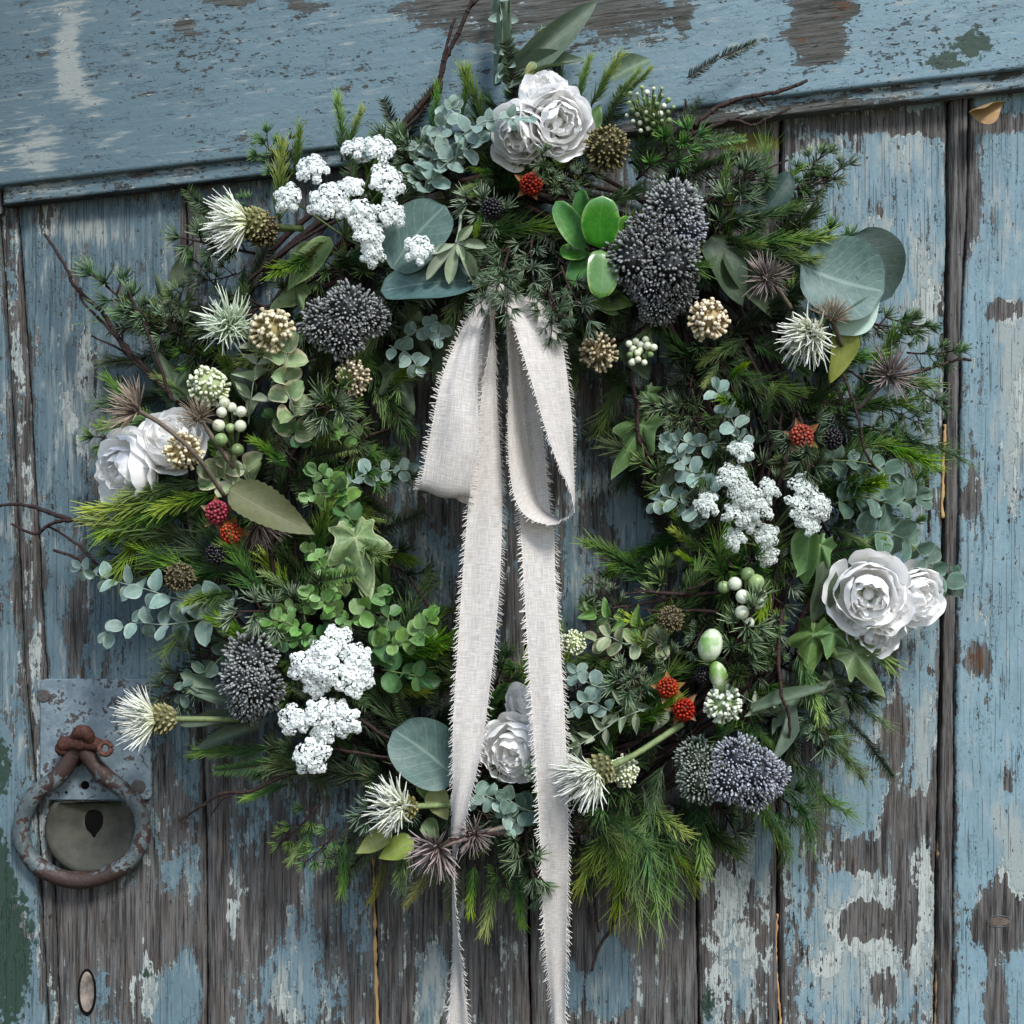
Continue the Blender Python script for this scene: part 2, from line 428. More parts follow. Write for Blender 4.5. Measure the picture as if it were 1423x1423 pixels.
def plank(name, left, right, y0, y1, z, mat, base, lit_tone, cream=0.0, chip=0.0, label=None, step=5, gap=1.2, seed=0, thick=22, bev=2.0, top=None):
    """a board between two edge lines (photo pixels), grown back from its face"""
    ys = np.arange(y0, y1 + step, step, dtype=float)
    L = lerp_line(left, ys) + gap + wob(ys, seed, 0.55)
    Rr = lerp_line(right, ys) - gap + wob(ys, seed + 9, 0.55)
    wmax = (Rr - L).max(); nc = max(4, int(wmax / step))
    us = np.concatenate(([0, 0], np.linspace(2.5 / wmax, 1 - 2.5 / wmax, nc), [1, 1]))
    zs = np.full(len(us), z); zs[0] = zs[-1] = z - thick; zs[1] = zs[-2] = z - bev
    X = L[:, None] + (Rr - L)[:, None] * us[None, :]
    Y = np.repeat(ys[:, None], len(us), 1)
    if top is not None:      # sheared boards follow a slanting line
        Y = Y + top(X)
    Z = np.repeat(zs[None, :], len(ys), 0) + 0.35 * np.sin(X * 0.045 + seed) * np.cos(Y * 0.006 + seed * 2)
    k = S
    vs_ = np.stack([(X - CX) * k, -(Y - CX) * k, Z * 0.001], -1).reshape(-1, 3)
    n = len(us); fs = []
    for i in range(len(ys) - 1):
        for j in range(n - 1):
            fs.append((i * n + j, (i + 1) * n + j, (i + 1) * n + j + 1, i * n + j + 1))
    fs.append(tuple(range(n))); fs.append(tuple((len(ys) - 1) * n + j for j in range(n - 1, -1, -1)))
    xf = X.reshape(-1); yf = Y.reshape(-1)
    if callable(base): b = base(xf, yf)
    else: b = base
    edge = np.minimum(np.abs(X - L[:, None]), np.abs(Rr[:, None] - X)).reshape(-1)
    pe = field(xf, yf, PEEL, b) + 0.28 * np.exp(-(edge / 5.0) ** 2)
    tn = lit_tone(xf, yf) if callable(lit_tone) else np.full_like(xf, lit_tone)  # board paint value, with the door's uneven light put into the colour
    mb = MB(); mb.add(vs_.tolist(), fs)
    me = mb.mesh(name, mat, True, dict(peel=pe, cream=field(xf, yf, CREAM, cream), green=field(xf, yf, GREEN, -.15), rust=field(xf, yf, RUST, -.25),
                                        chip=field(xf, yf, CHIP, chip), lit_tone=tn, lime=field(xf, yf, LIME, -.1)))
    return ob(name, me, door, None, label)

def grad(y0, v0, y1, v1):
    return lambda x, y: np.interp(y, [y0, y1], [v0, v1])
RB = lambda x: 290 - 0.1145 * (np.asarray(x) - 20)      # lower edge of the slanting rail
B_ = [(-6, 150), (2, 330), (12, 470), (35, 943), (50, 1085), (68, 1450)]
A_ = [(20, 150), (24, 297), (37, 470), (64, 942), (72, 1110), (82, 1450)]
J1 = [(250, 150), (258, 290), (275, 900), (287, 1180), (288, 1450)]
J2 = [(480, 100), (488, 290), (496, 590), (519, 1190), (525, 1450)]
J3 = [(722, 100), (728, 600), (736, 1290), (739, 1450)]
J4 = [(962, 100), (966, 700), (968, 1200), (971, 1450)]
J5 = [(1086, 90), (1082, 700), (1080, 1110), (1084, 1450)]
J6 = [(1318, 60), (1316, 340), (1312, 640), (1307, 943), (1302, 1160), (1299, 1450)]
J7 = [(1348, 60), (1343, 300), (1334, 480), (1331, 700), (1326, 950), (1323, 1450)]
LL = [(-140, -100), (-140, 1500)]; RR = [(1560, -100), (1560, 1500)]
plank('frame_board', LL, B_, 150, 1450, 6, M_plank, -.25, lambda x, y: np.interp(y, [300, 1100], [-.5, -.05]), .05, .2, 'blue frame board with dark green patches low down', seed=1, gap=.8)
plank('edge_strip', B_, A_, 150, 1450, 1, M_plank, .02, -.25, .2, .3, seed=2, gap=1.0)
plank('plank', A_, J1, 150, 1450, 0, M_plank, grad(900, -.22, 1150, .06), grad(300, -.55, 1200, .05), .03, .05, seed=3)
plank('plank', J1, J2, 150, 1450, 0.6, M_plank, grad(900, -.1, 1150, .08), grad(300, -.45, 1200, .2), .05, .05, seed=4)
plank('plank', J2, J3, 120, 1450, -0.4, M_plank, grad(850, .13, 1200, .26), -.15, .06, .0, seed=5, gap=2.2)
plank('plank', J3, J4, 100, 1450, 0.4, M_plank, grad(850, .05, 1200, .32), -.05, .08, .0, seed=6, gap=1.0)
plank('plank', J4, J5, 80, 1450, -0.3, M_plank, .16, .3, .08, .0, seed=7, gap=2.0)
plank('plank', J5, J6, 80, 1450, 0.5, M_plank, grad(400, -.2, 1080, .03), grad(200, .55, 1200, .7), .1, .1, seed=8, gap=1.8)
plank('batten', J6, J7, 60, 1450, 2.5, M_plank, .42, .1, .0, .0, 'bare grey wooden cover strip beside the right-hand board', seed=9, gap=1.6)
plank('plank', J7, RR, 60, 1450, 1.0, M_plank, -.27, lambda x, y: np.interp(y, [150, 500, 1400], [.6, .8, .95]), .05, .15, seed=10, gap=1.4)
RAIL_L = [(-10, -200), (2, 0), (18, 400)]
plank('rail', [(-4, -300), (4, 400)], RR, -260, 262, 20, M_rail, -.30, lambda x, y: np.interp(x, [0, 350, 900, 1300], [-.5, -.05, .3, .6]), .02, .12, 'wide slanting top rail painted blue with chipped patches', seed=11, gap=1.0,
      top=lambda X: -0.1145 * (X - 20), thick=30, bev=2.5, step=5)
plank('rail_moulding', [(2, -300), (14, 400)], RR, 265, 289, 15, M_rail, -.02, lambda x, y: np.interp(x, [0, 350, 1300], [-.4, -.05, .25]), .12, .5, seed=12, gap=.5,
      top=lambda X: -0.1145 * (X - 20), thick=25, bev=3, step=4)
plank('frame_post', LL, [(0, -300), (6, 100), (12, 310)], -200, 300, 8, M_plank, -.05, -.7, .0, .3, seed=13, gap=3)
mb = MB()
mb.add([P(-250, -250, -24), P(1700, -250, -24), P(1700, 1700, -24), P(-250, 1700, -24), P(-250, -250, -30), P(1700, -250, -30), P(1700, 1700, -30), P(-250, 1700, -30)],
       [(0, 3, 2, 1), (4, 5, 6, 7), (0, 1, 5, 4), (1, 2, 6, 5), (2, 3, 7, 6), (3, 0, 4, 7)])
ob('backing_board', mb.mesh('backing_board', M_dark, False), door)

# splinters of raw wood standing in the joints
M_splint = flat_mat('raw_splinter', (0.40, 0.28, 0.12), (0.34, 0.20, 0.11), 0.75, 0.2, 60)
def splinter(pts, r, d, mat=M_splint, name='splinter'):
    mb = MB()
    pp = smooth_path([P(x, y, d) for x, y in pts], 14)
    pp = [q + V(rnd(-1, 1), 0, rnd(-1, 1)) * 0.0004 for q in pp]
    tube(mb, pp, [r * S * (.85 + .2 * math.sin(i * .9 + r)) * rnd(.92, 1.08) for i in range(len(pp))], 5)
    return ob(name, mb.mesh(name, mat), door)
splinter([(517, 1180), (519, 1260), (521, 1340), (526, 1450)], 4.5, -2.5)
splinter([(494, 560), (496, 640), (499, 725)], 3.2, -2)
splinter([(1080, 1270), (1078, 1330), (1083, 1400), (1086, 1440)], 2.0, -1)
splinter([(1305, 1165), (1306, 1260), (1303, 1340), (1301, 1440)], 4.0, -1.5)
splinter([(1313, 590), (1310, 660), (1309, 720)], 3.0, 0.5)

# lock plate, ring, keyhole, slot
def slab(name, outline, z0, z1, mat, parent=door, bev=0.8, label=None, M=None):
    c = V(sum(p[0] for p in outline) / len(outline), sum(p[1] for p in outline) / len(outline), 0)
    n = len(outline); vs_ = []
    for (z, ins) in ((z0, 0), (z1 - bev, 0), (z1, bev / S / 1000)):
        for (x, y) in outline:
            d = V(x - c.x, y - c.y, 0); l = max(d.length, 1e-6)
            vs_.append(P(c.x + d.x * (1 - ins / l), c.y + d.y * (1 - ins / l), 0) + V(0, 0, z * 0.001))
    fs = []
    for k in range(2):
        for j in range(n):
            fs.append((k * n + j, (k + 1) * n + j, (k + 1) * n + (j + 1) % n, k * n + (j + 1) % n))
    fs.append(tuple(2 * n + j for j in range(n - 1, -1, -1)))
    mb = MB(); mb.add(vs_, fs)
    me = mb.mesh(name, mat, False)
    return ob(name, me, parent, M, label)
def rrect(x0, y0, x1, y1, r, k=5):
    out = []
    for cx, cy, a0 in ((x1 - r, y0 + r, -90), (x1 - r, y1 - r, 0), (x0 + r, y1 - r, 90), (x0 + r, y0 + r, 180)):
        for i in range(k + 1):
            a = R(a0 + 90 * i / k); out.append((cx + r * math.cos(a), cy + r * math.sin(a)))
    return out
def oval(cx, cy, rx, ry, k=24):
    return [(cx + rx * math.cos(2 * math.pi * i / k), cy + ry * math.sin(2 * math.pi * i / k)) for i in range(k)]

def metal_paint(name, a, b, bare, amt, rust=0.0):
    g = NT(name); gp = g.n('ShaderNodeNewGeometry').outputs['Position']
    n1 = g.noise(gp, 60, 6, 0.65); n2 = g.noise(gp, 260, 5, 0.65); n3 = g.noise(gp, 900, 3, 0.6)
    c = g.mix(g.step(n1, 0.5, 0.15), a, b)
    m = g.step(g.math('ADD', g.math('MULTIPLY', n1, 0.6), g.math('MULTIPLY', n2, 0.6)), amt, 0.02)
    c = g.mix(m, c, bare)
    if rust:
        rr = g.step(g.math('ADD', g.math('ADD', g.attr('t'), g.math('MULTIPLY', g.math('SUBTRACT', n2, 0.5), 1.1)), g.math('MULTIPLY', g.math('SUBTRACT', n1, 0.5), 0.8)), 0.5, 0.06)
        c = g.mix(rr, c, g.mix(n3, (0.020, 0.012, 0.010), (0.058, 0.033, 0.026)))
    return g.bsdf(c, 0.55, 0.4, g.bump(g.math('ADD', g.math('MULTIPLY', m, -0.5), g.math('MULTIPLY', n2, 0.8)), 0.6, 0.0008))
M_plate = metal_paint('painted_lock_plate', (0.095, 0.135, 0.16), (0.19, 0.245, 0.275), (0.05, 0.045, 0.045), 0.66)
M_ring = metal_paint('rusty_painted_iron', (0.055, 0.075, 0.08), (0.13, 0.16, 0.16), (0.045, 0.026, 0.022), 0.62, 1)
M_screw = flat_mat('dark_screw', (0.03, 0.03, 0.03), (0.07, 0.06, 0.055), 0.5, 0.5, 500)
M_rust = flat_mat('rusty_iron', (0.035, 0.016, 0.013), (0.095, 0.04, 0.03), 0.8, 0.2, 400, bump=1.0)
M_olive = flat_mat('olive_dull_metal', (0.028, 0.030, 0.022), (0.06, 0.058, 0.042), 0.6, 0.35, 90)
plate = slab('lock_plate', rrect(57, 943, 212, 1111, 9), 0, 3.2, M_plate, bev=0.9, label='blue-grey painted metal lock plate with worn corners')
for (x, y, r) in ((63, 966, 9), (194, 1092, 10), (196, 957, 7)):
    s_ = slab('screw', oval(x, y, r, r, 14), 3.0, 4.3, M_screw, plate, 0.5)
slab('rivet_hole', oval(120, 1090, 6, 6, 12), 3.1, 3.5, M_dark, plate, 0.2)
slab('rivet_hole', oval(94, 1100, 2.2, 2.2, 8), 3.1, 3.5, M_dark, plate, 0.2)
# dished keyhole surround
mb = MB(); nn = 40; rings = [(66, 1.0), (64, 6.5), (60, 7.6), (55, 7.0), (42, 4.0), (28, 1.9), (14, 0.7)]
vs_ = []; fs = []
for k, (r, z) in enumerate(rings):
    for j in range(nn):
        a = 2 * math.pi * j / nn
        yy = 1150 + r * 0.98 * math.sin(a)
        cx_, cy_ = 130, 1142 + 8 * (r / 64)
        yy = cy_ + r * math.sin(a); yy = max(yy, 1113)
        vs_.append(P(cx_ + r * math.cos(a), yy) + V(0, 0, z * 0.001))
for k in range(len(rings) - 1):
    for j in range(nn):
        fs.append((k * nn + j, k * nn + (j + 1) % nn, (k + 1) * nn + (j + 1) % nn, (k + 1) * nn + j))
mb.add(vs_, fs)
esc = ob('keyhole_surround', mb.mesh('keyhole_surround', M_olive), door, None, 'dull olive dished keyhole surround below the lock plate')
slab('keyhole', [(131 + x, 1139 + y) for x, y in ((-3, -17), (4, -18), (10, -13), (13, -4), (12, 6), (8, 14), (4, 19), (2, 24), (-1, 25), (-4, 19), (-10, 13), (-13, 4), (-12, -6), (-8, -13))], 0.2, 1.2, M_dark, esc, 0.3)
# ring
pear = [(120, 1026), (103, 1046), (82, 1078), (50, 1102), (32, 1135), (30, 1168), (47, 1198), (80, 1218), (115, 1223), (150, 1215), (183, 1193), (198, 1160), (193, 1125), (172, 1099), (143, 1076), (124, 1052), (113, 1028)]
pp = smooth_path([P(x, y, 16 - 5 * (y - 1026) / 200) for x, y in pear], 6)
mb = MB()
k0 = len(mb.v)
tube(mb, pp, [0.0059 + 0.0002 * math.sin(i * .7) for i in range(len(pp))], 14)
for i, v in enumerate(mb.v):
    yy = CX - v[1] / S
    mb.t[i] = 0.92 * math.exp(-((yy - 1040) / 42) ** 2) + 0.75 * math.exp(-((yy - 1222) / 30) ** 2) + .05
ring = ob('ring_handle', mb.mesh('ring_handle', M_ring), door, None, 'pear-shaped iron ring pull, rusty at its top and bottom')
mb = MB()
tube(mb, smooth_path([P(84, 1036, 17), P(100, 1032, 19), P(120, 1031, 19), P(142, 1038, 16)], 4), [.0042, .0055, .0056, .005, .0052, .0062, .0068, .0064, .006, .0058, .005, .0046, .004], 12)
tube(mb, smooth_path([P(106, 1060, 2), P(104, 1040, 10), P(107, 1022, 22), P(116, 1016, 25), P(124, 1026, 22), P(124, 1044, 8), P(124, 1060, 2)], 4), [.0044 * rnd(.93, 1.1) for _ in range(25)], 10)
ball(mb, P(88, 1040, 16), 0.0058, 10, 7)
ob('staple', mb.mesh('staple', M_rust), ring, None, 'rusty iron staple holding the ring')
mb = MB()
tube(mb, smooth_path([P(146 + 8.5 * math.cos(a), 1040 + 8.5 * math.sin(a), 22 + 2 * math.sin(a)) for a in np.linspace(0, 6.1, 10)], 2), 0.0019, 7)
ob('split_pin', mb.mesh('split_pin', M_rust), ring)
# oval slot low on the door
M_slot = flat_mat('pale_slot', (0.30, 0.26, 0.21), (0.07, 0.06, 0.05), 0.8, 0.2, 90)
slot = slab('slot_rim', oval(121, 1379, 13, 33, 28), -1, 0.7, M_dark, door, 0.4)
slab('slot_core', oval(121, 1378, 10.5, 29, 28), 0.4, 1.3, M_slot, slot, 1.0)
# knots in the bare wood
M_knot = flat_mat('knot_wood', (0.075, 0.058, 0.045), (0.13, 0.105, 0.082), 0.8, 0.2, 200)
for (x, y, rx, ry) in ((1388, 1280, 17, 8), (1121, 58, 9, 17)):
    mb = MB(); 
    zb = 19.9 if y < 200 else 0.9
    tube(mb, [P(x + rx * math.cos(a), y + ry * math.sin(a)) + V(0, 0, zb * .001) for a in np.linspace(0, 2 * math.pi, 25)], 0.0005, 5, cap=False)
    k = ob('knot', mb.mesh('knot', M_screw), door)
    slab('knot_core', oval(x, y, rx * .85, ry * .8, 18), zb - 1, zb + .35, M_knot, k, 0.3)
# ------------------------------------------------------------------ the wreath
wreath = ob('wreath', None, None, Matrix.Rotation(R(90), 4, 'X'),
            'round wreath of mixed evergreens, white flowers, berries and eucalyptus hung on the door', 'wreath')
WCX, WCY = 712, 700

# -- materials
M_bark = flat_mat('brown_bark', (0.012, 0.007, 0.006), (0.042, 0.023, 0.019), 0.75, 0.25, 500, bump=0.6)
M_bark2 = flat_mat('grey_brown_stem', (0.10, 0.075, 0.06), (0.17, 0.14, 0.11), 0.75, 0.2, 500)
M_gstem = flat_mat('green_stem', (0.10, 0.14, 0.05), (0.17, 0.22, 0.09), 0.6, 0.25, 300)
M_sstem = flat_mat('silvery_stem', (0.20, 0.26, 0.20), (0.30, 0.36, 0.28), 0.6, 0.25, 300)
M_ndark = needle_mat('dark_needles', (0.005, 0.009, 0.004), (0.018, 0.036, 0.014), (0.075, 0.115, 0.040), 0.35)  # dark green, darkened further to paint deep shade into the under layer
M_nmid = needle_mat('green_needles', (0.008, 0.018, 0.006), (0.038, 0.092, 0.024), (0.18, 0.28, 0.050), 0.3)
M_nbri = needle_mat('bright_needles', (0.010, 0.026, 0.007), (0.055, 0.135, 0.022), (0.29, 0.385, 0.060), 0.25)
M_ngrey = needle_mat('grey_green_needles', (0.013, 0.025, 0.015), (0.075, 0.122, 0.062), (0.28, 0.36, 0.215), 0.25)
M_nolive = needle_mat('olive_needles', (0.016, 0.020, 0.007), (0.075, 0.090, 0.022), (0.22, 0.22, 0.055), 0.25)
M_euc = leaf_mat('silver_eucalyptus', (0.15, 0.235, 0.205), (0.23, 0.33, 0.29), (0.36, 0.46, 0.40), (0.33, 0.42, 0.36), 0.35, 0.6, 0.15)
M_euc2 = leaf_mat('green_eucalyptus', (0.055, 0.10, 0.072), (0.095, 0.16, 0.118), (0.18, 0.26, 0.20), (0.16, 0.24, 0.19), 0.35, 0.55, 0.15)
M_dollar = leaf_mat('blue_green_leaf', (0.050, 0.105, 0.098), (0.085, 0.155, 0.145), (0.20, 0.29, 0.25), None, 0.6, 0.5, 0.12, mott=0.8, mscale=130)
M_dolld = leaf_mat('dark_blue_green_leaf', (0.018, 0.038, 0.034), (0.032, 0.062, 0.053), (0.07, 0.11, 0.09), None, 0.4, 0.45, 0.1)
M_mint = leaf_mat('pale_mint_leaf', (0.30, 0.46, 0.36), (0.37, 0.52, 0.43), (0.48, 0.60, 0.50), None, 0.4, 0.5, 0.2)
M_box = leaf_mat('fresh_green_leaf', (0.10, 0.22, 0.055), (0.19, 0.35, 0.10), (0.29, 0.43, 0.18), (0.28, 0.43, 0.19), 0.35, 0.45, 0.25, dv=0.25)
M_box2 = leaf_mat('deep_green_leaf', (0.050, 0.13, 0.045), (0.095, 0.20, 0.07), (0.15, 0.24, 0.11), None, 0.3, 0.42, 0.2, dv=0.25)
M_blade = leaf_mat('grey_green_blade', (0.075, 0.115, 0.080), (0.12, 0.165, 0.115), (0.19, 0.24, 0.17), None, 0.25, 0.5, 0.15, nlat=1.0)
M_ivy = leaf_mat('ivy_green', (0.075, 0.15, 0.045), (0.125, 0.21, 0.065), (0.24, 0.32, 0.13), (0.20, 0.29, 0.12), 0.5, 0.45, 0.2)
M_ivyv = leaf_mat('variegated_ivy', (0.065, 0.16, 0.050), (0.18, 0.30, 0.10), (0.42, 0.50, 0.26), (0.42, 0.48, 0.26), 0.75, 0.45, 0.2, mscale=180, mott=0.9)
M_ivyd = leaf_mat('dull_dark_leaf', (0.040, 0.065, 0.038), (0.070, 0.10, 0.055), (0.13, 0.16, 0.09), None, 0.4, 0.5, 0.15)
M_tan = leaf_mat('olive_tan_leaf', (0.115, 0.125, 0.052), (0.16, 0.16, 0.075), (0.22, 0.215, 0.11), None, 0.5, 0.6, 0.2, mott=0.6)
M_lime = leaf_mat('yellow_green_leaf', (0.21, 0.25, 0.065), (0.29, 0.32, 0.11), (0.36, 0.40, 0.18), None, 0.4, 0.5, 0.25)
M_cream = leaf_mat('cream_edged_leaf', (0.16, 0.24, 0.11), (0.26, 0.33, 0.18), (0.38, 0.42, 0.26), (0.50, 0.46, 0.32), 0.3, 0.5, 0.2, es=0.72, mott=0.9)
M_sage = leaf_mat('felted_sage_leaf', (0.20, 0.25, 0.17), (0.27, 0.32, 0.22), (0.36, 0.40, 0.29), None, 0.35, 0.85, 0.1, spec=0.1)
M_succ = leaf_mat('glossy_succulent_leaf', (0.035, 0.125, 0.020), (0.065, 0.19, 0.030), (0.15, 0.28, 0.07), (0.20, 0.32, 0.10), 0.2, 0.25, 0.06, dv=0.35, spec=0.5, es=0.9, bump=0.1)
M_petal = None
g = NT('white_silk_petal')
t = g.attr('t')
fib = g.noise(g.n('ShaderNodeCombineXYZ', {0: g.math('MULTIPLY', g.attr('s'), 10.0), 1: g.math('MULTIPLY', t, 1.6), 2: g.math('MULTIPLY', g.rand(), 40)}).outputs[0], 1.0, 3, 0.6)
c = g.mix(g.step(t, 0.15, 0.16), (0.52, 0.58, 0.42), g.mix(g.step(fib, 0.5, 0.2), (0.93, 0.925, 0.905), (0.965, 0.96, 0.945)))
M_petal = g.bsdf(c, 0.9, 0.05, None, trans=0.28, tcol=(0.96, 0.955, 0.94))
M_umb = tip_mat('white_floret', (0.55, 0.62, 0.50), (0.90, 0.93, 0.92), 0.7, 0.2, 0.03, 0.45, 0.25, jit=0.25)
M_umbg = tip_mat('greyish_floret', (0.30, 0.37, 0.28), (0.76, 0.80, 0.76), 0.7, 0.2, 0.05, 0.5, 0.2, jit=0.35)
M_sed = tip_mat('dark_seed_bud', (0.016, 0.018, 0.019), (0.30, 0.315, 0.305), 0.55, 0.35, 0.2, 1.4, jit=0.9)
M_sedb = tip_mat('bluish_seed_bud', (0.018, 0.021, 0.030), (0.37, 0.39, 0.43), 0.55, 0.35, 0.15, 1.3, jit=0.9)
M_sedg = tip_mat('greenish_seed_bud', (0.026, 0.040, 0.024), (0.36, 0.40, 0.34), 0.55, 0.3, 0.15, 1.3, jit=0.8)
M_gcream = tip_mat('cream_globe', (0.34, 0.27, 0.13), (0.74, 0.66, 0.48), 0.7, 0.2, 0.1, 0.8, jit=0.4)
M_gpale = tip_mat('pale_green_globe', (0.30, 0.35, 0.17), (0.68, 0.71, 0.53), 0.7, 0.2, 0.1, 0.8, jit=0.35)
M_gtan = tip_mat('tan_globe', (0.18, 0.135, 0.07), (0.55, 0.46, 0.32), 0.7, 0.2, 0.1, 0.9, jit=0.5)
M_gwhite = tip_mat('white_green_globe', (0.30, 0.40, 0.19), (0.80, 0.83, 0.70), 0.7, 0.2, 0.08, 0.8, jit=0.3)
M_golive = tip_mat('olive_brown_globe', (0.040, 0.032, 0.014), (0.21, 0.175, 0.085), 0.75, 0.2, 0.12, 1.0, jit=0.6)
M_bris = tip_mat('white_bristle', (0.56, 0.64, 0.24), (0.93, 0.94, 0.87), 0.6, 0.25, 0.05, 0.5, 0.3, jit=0.25)
M_brisg = tip_mat('green_white_bristle', (0.34, 0.52, 0.18), (0.82, 0.90, 0.76), 0.6, 0.25, 0.05, 0.55, 0.25, jit=0.25)
M_cal = tip_mat('thistle_calyx', (0.065, 0.065, 0.022), (0.30, 0.29, 0.13), 0.7, 0.2, 0.15, 1.0, jit=0.6)
M_dry = tip_mat('dry_mauve_spike', (0.075, 0.052, 0.044), (0.30, 0.25, 0.235), 0.7, 0.2, 0.12, 0.8, jit=0.6)
M_dryb = tip_mat('dry_tan_spike', (0.085, 0.058, 0.038), (0.33, 0.26, 0.19), 0.7, 0.2, 0.12, 0.8, jit=0.6)
M_red = tip_mat('red_berry', (0.15, 0.005, 0.007), (0.36, 0.014, 0.016), 0.42, 0.3, 0.1, 1.0, jit=0.5)
M_orange = tip_mat('orange_red_berry', (0.16, 0.014, 0.009), (0.34, 0.038, 0.026), 0.45, 0.3, 0.1, 1.0, jit=0.5)
M_black = tip_mat('black_berry', (0.005, 0.004, 0.006), (0.014, 0.010, 0.013), 0.35, 0.4, 0.1, 1.0, jit=0.5)
M_hull = leaf_mat('brown_berry_hull', (0.22, 0.11, 0.04), (0.33, 0.20, 0.085), (0.36, 0.25, 0.12), None, 0.2, 0.7, 0.15)
M_wber = flat_mat('white_green_berry', (0.50, 0.54, 0.38), (0.64, 0.66, 0.52), 0.4, 0.4, 120)
M_gber = flat_mat('green_berry', (0.14, 0.21, 0.08), (0.22, 0.29, 0.13), 0.4, 0.4, 160, dv=0.3)
M_bud = flat_mat('mottled_green_bud', (0.15, 0.30, 0.06), (0.66, 0.70, 0.56), 0.4, 0.4, 85)

# -- leaf meshes, unit length along y and unit width
def W_round(u): return math.sqrt(max(0, 1 - (2 * u - 1) ** 2)) ** 0.92
def W_oval(u): return math.sin(math.pi * u ** 0.9) ** 0.75 if 0 < u < 1 else 0
def W_ov(u): return min(1, (math.sin(math.pi * u ** 0.62) ** 0.85) * 1.0) if 0 < u < 1 else 0
def W_lance(u): return (math.sin(math.pi * u ** 0.75) ** 1.1) if 0 < u < 1 else 0
def W_spoon(u): return min(1.0, (0.16 + 0.84 * max(0, math.sin(math.pi * max(0, u - .08) ** 1.25 / 0.92)) ** 0.9)) * (1 if u < .97 else .5) if u < 1 else 0
def W_blade(u): return min(1, 0.55 + 1.2 * u) * (1 - u ** 3.0) ** 0.8
def leaf_mesh(name, mat, wf, cup=0.1, droop=0.2, fold=0.0, wave=0.0, nu=8, nv=6, teeth=0.0, twist=0.0, seed=0, thick=0.0):
    rr = random.Random(seed)
    ph = [rr.uniform(0, 6.28) for _ in range(4)]
    mb = MB(); vs_, ts, ss, fs = [], [], [], []
    def surf(u, v, side):
        w = wf(u)
        if teeth: w *= 1 + teeth * (abs(((u * 13) % 1) - 0.5) - 0.25)
        x = 0.5 * w * v
        z = cup * (x * x) * 4 - droop * u * u + fold * abs(x) * 2
        z += wave * (math.sin(9 * u + ph[0] + 1.3 * v) * v * v + 0.6 * math.sin(5 * u + ph[1]) * abs(v))
        x2 = x + 0.03 * math.sin(4 * u + ph[2])
        z += x * math.sin(twist * u)
        if thick: z += side * thick * math.sqrt(max(0, 1 - v * v)) * min(1, w * 1.3)
        return (x2, u, z)
    for side in ((1, -1) if thick else (1,)):
        b = len(vs_)
        for i in range(nu + 1):
            u = i / nu
            for j in range(nv + 1):
                v = 2 * j / nv - 1
                vs_.append(surf(u, v, side)); ts.append(u); ss.append(v)
        for i in range(nu):
            for j in range(nv):
                a = b + i * (nv + 1) + j
                q = (a, a + 1, a + nv + 2, a + nv + 1)
                fs.append(q if side > 0 else q[::-1])
    mb.add(vs_, fs, ts, ss)
    return mb.mesh(name, mat)
LV = {}
def leaves(key, mat, wf, n=3, **k):
    LV[key] = []
    for i in range(n):
        kk = dict(k)
        kk['cup'] = k.get('cup', 0.1) * (0.6 + 0.5 * i); kk['droop'] = k.get('droop', 0.15) * (0.4 + 0.7 * i)
        LV[key].append(leaf_mesh('leaf', mat, wf, seed=i * 7 + len(LV), **kk))
leaves('euc', M_euc, W_oval, cup=.10, droop=.15, wave=.02)
leaves('eucr', M_euc, W_round, cup=.10, droop=.15, wave=.03)
leaves('euc2', M_euc2, W_round, cup=.10, droop=.15, wave=.03)
leaves('dollar', M_dollar, W_round, 2, cup=.12, droop=.10, wave=.02, nu=18, nv=14)
leaves('dolld', M_dolld, W_round, 2, cup=.15, droop=.15, wave=.02, nu=14, nv=10)
leaves('mint', M_mint, W_oval, 2, cup=.2, droop=.1, nu=12, nv=8)
leaves('box', M_box, W_round, cup=.2, droop=.15, wave=.02)
leaves('box2', M_box2, W_round, cup=.2, droop=.15, wave=.02)
leaves('blade', M_blade, W_blade, 2, cup=.4, droop=.08, nu=16, nv=6)
leaves('tan', M_tan, W_ov, 2, cup=.15, droop=.12, wave=.03, nu=60, nv=8, teeth=.16)
leaves('lime', M_lime, W_ov, 2, cup=.2, droop=.15, wave=.04, nu=28, nv=8, teeth=.10)
leaves('dull', M_ivyd, W_ov, 3, cup=.2, droop=.2, wave=.06, nu=14, nv=8)
leaves('cream', M_cream, W_round, 3, cup=.25, droop=.12, wave=.03, nu=12, nv=8)
leaves('sage', M_sage, W_spoon, 3, cup=.25, droop=.15, nu=10, nv=6)
leaves('sageo', M_sage, W_lance, 3, cup=.3, droop=.15, nu=8, nv=6)
leaves('succ', M_succ, W_round, 2, cup=.15, droop=.06, nu=14, nv=10, thick=.06)
leaves('hull', M_hull, W_lance, 2, cup=.3, droop=-.2, nu=6, nv=4)
leaves('green', M_ivy, W_ov, 3, cup=.2, droop=.18, wave=.05, nu=14, nv=8)

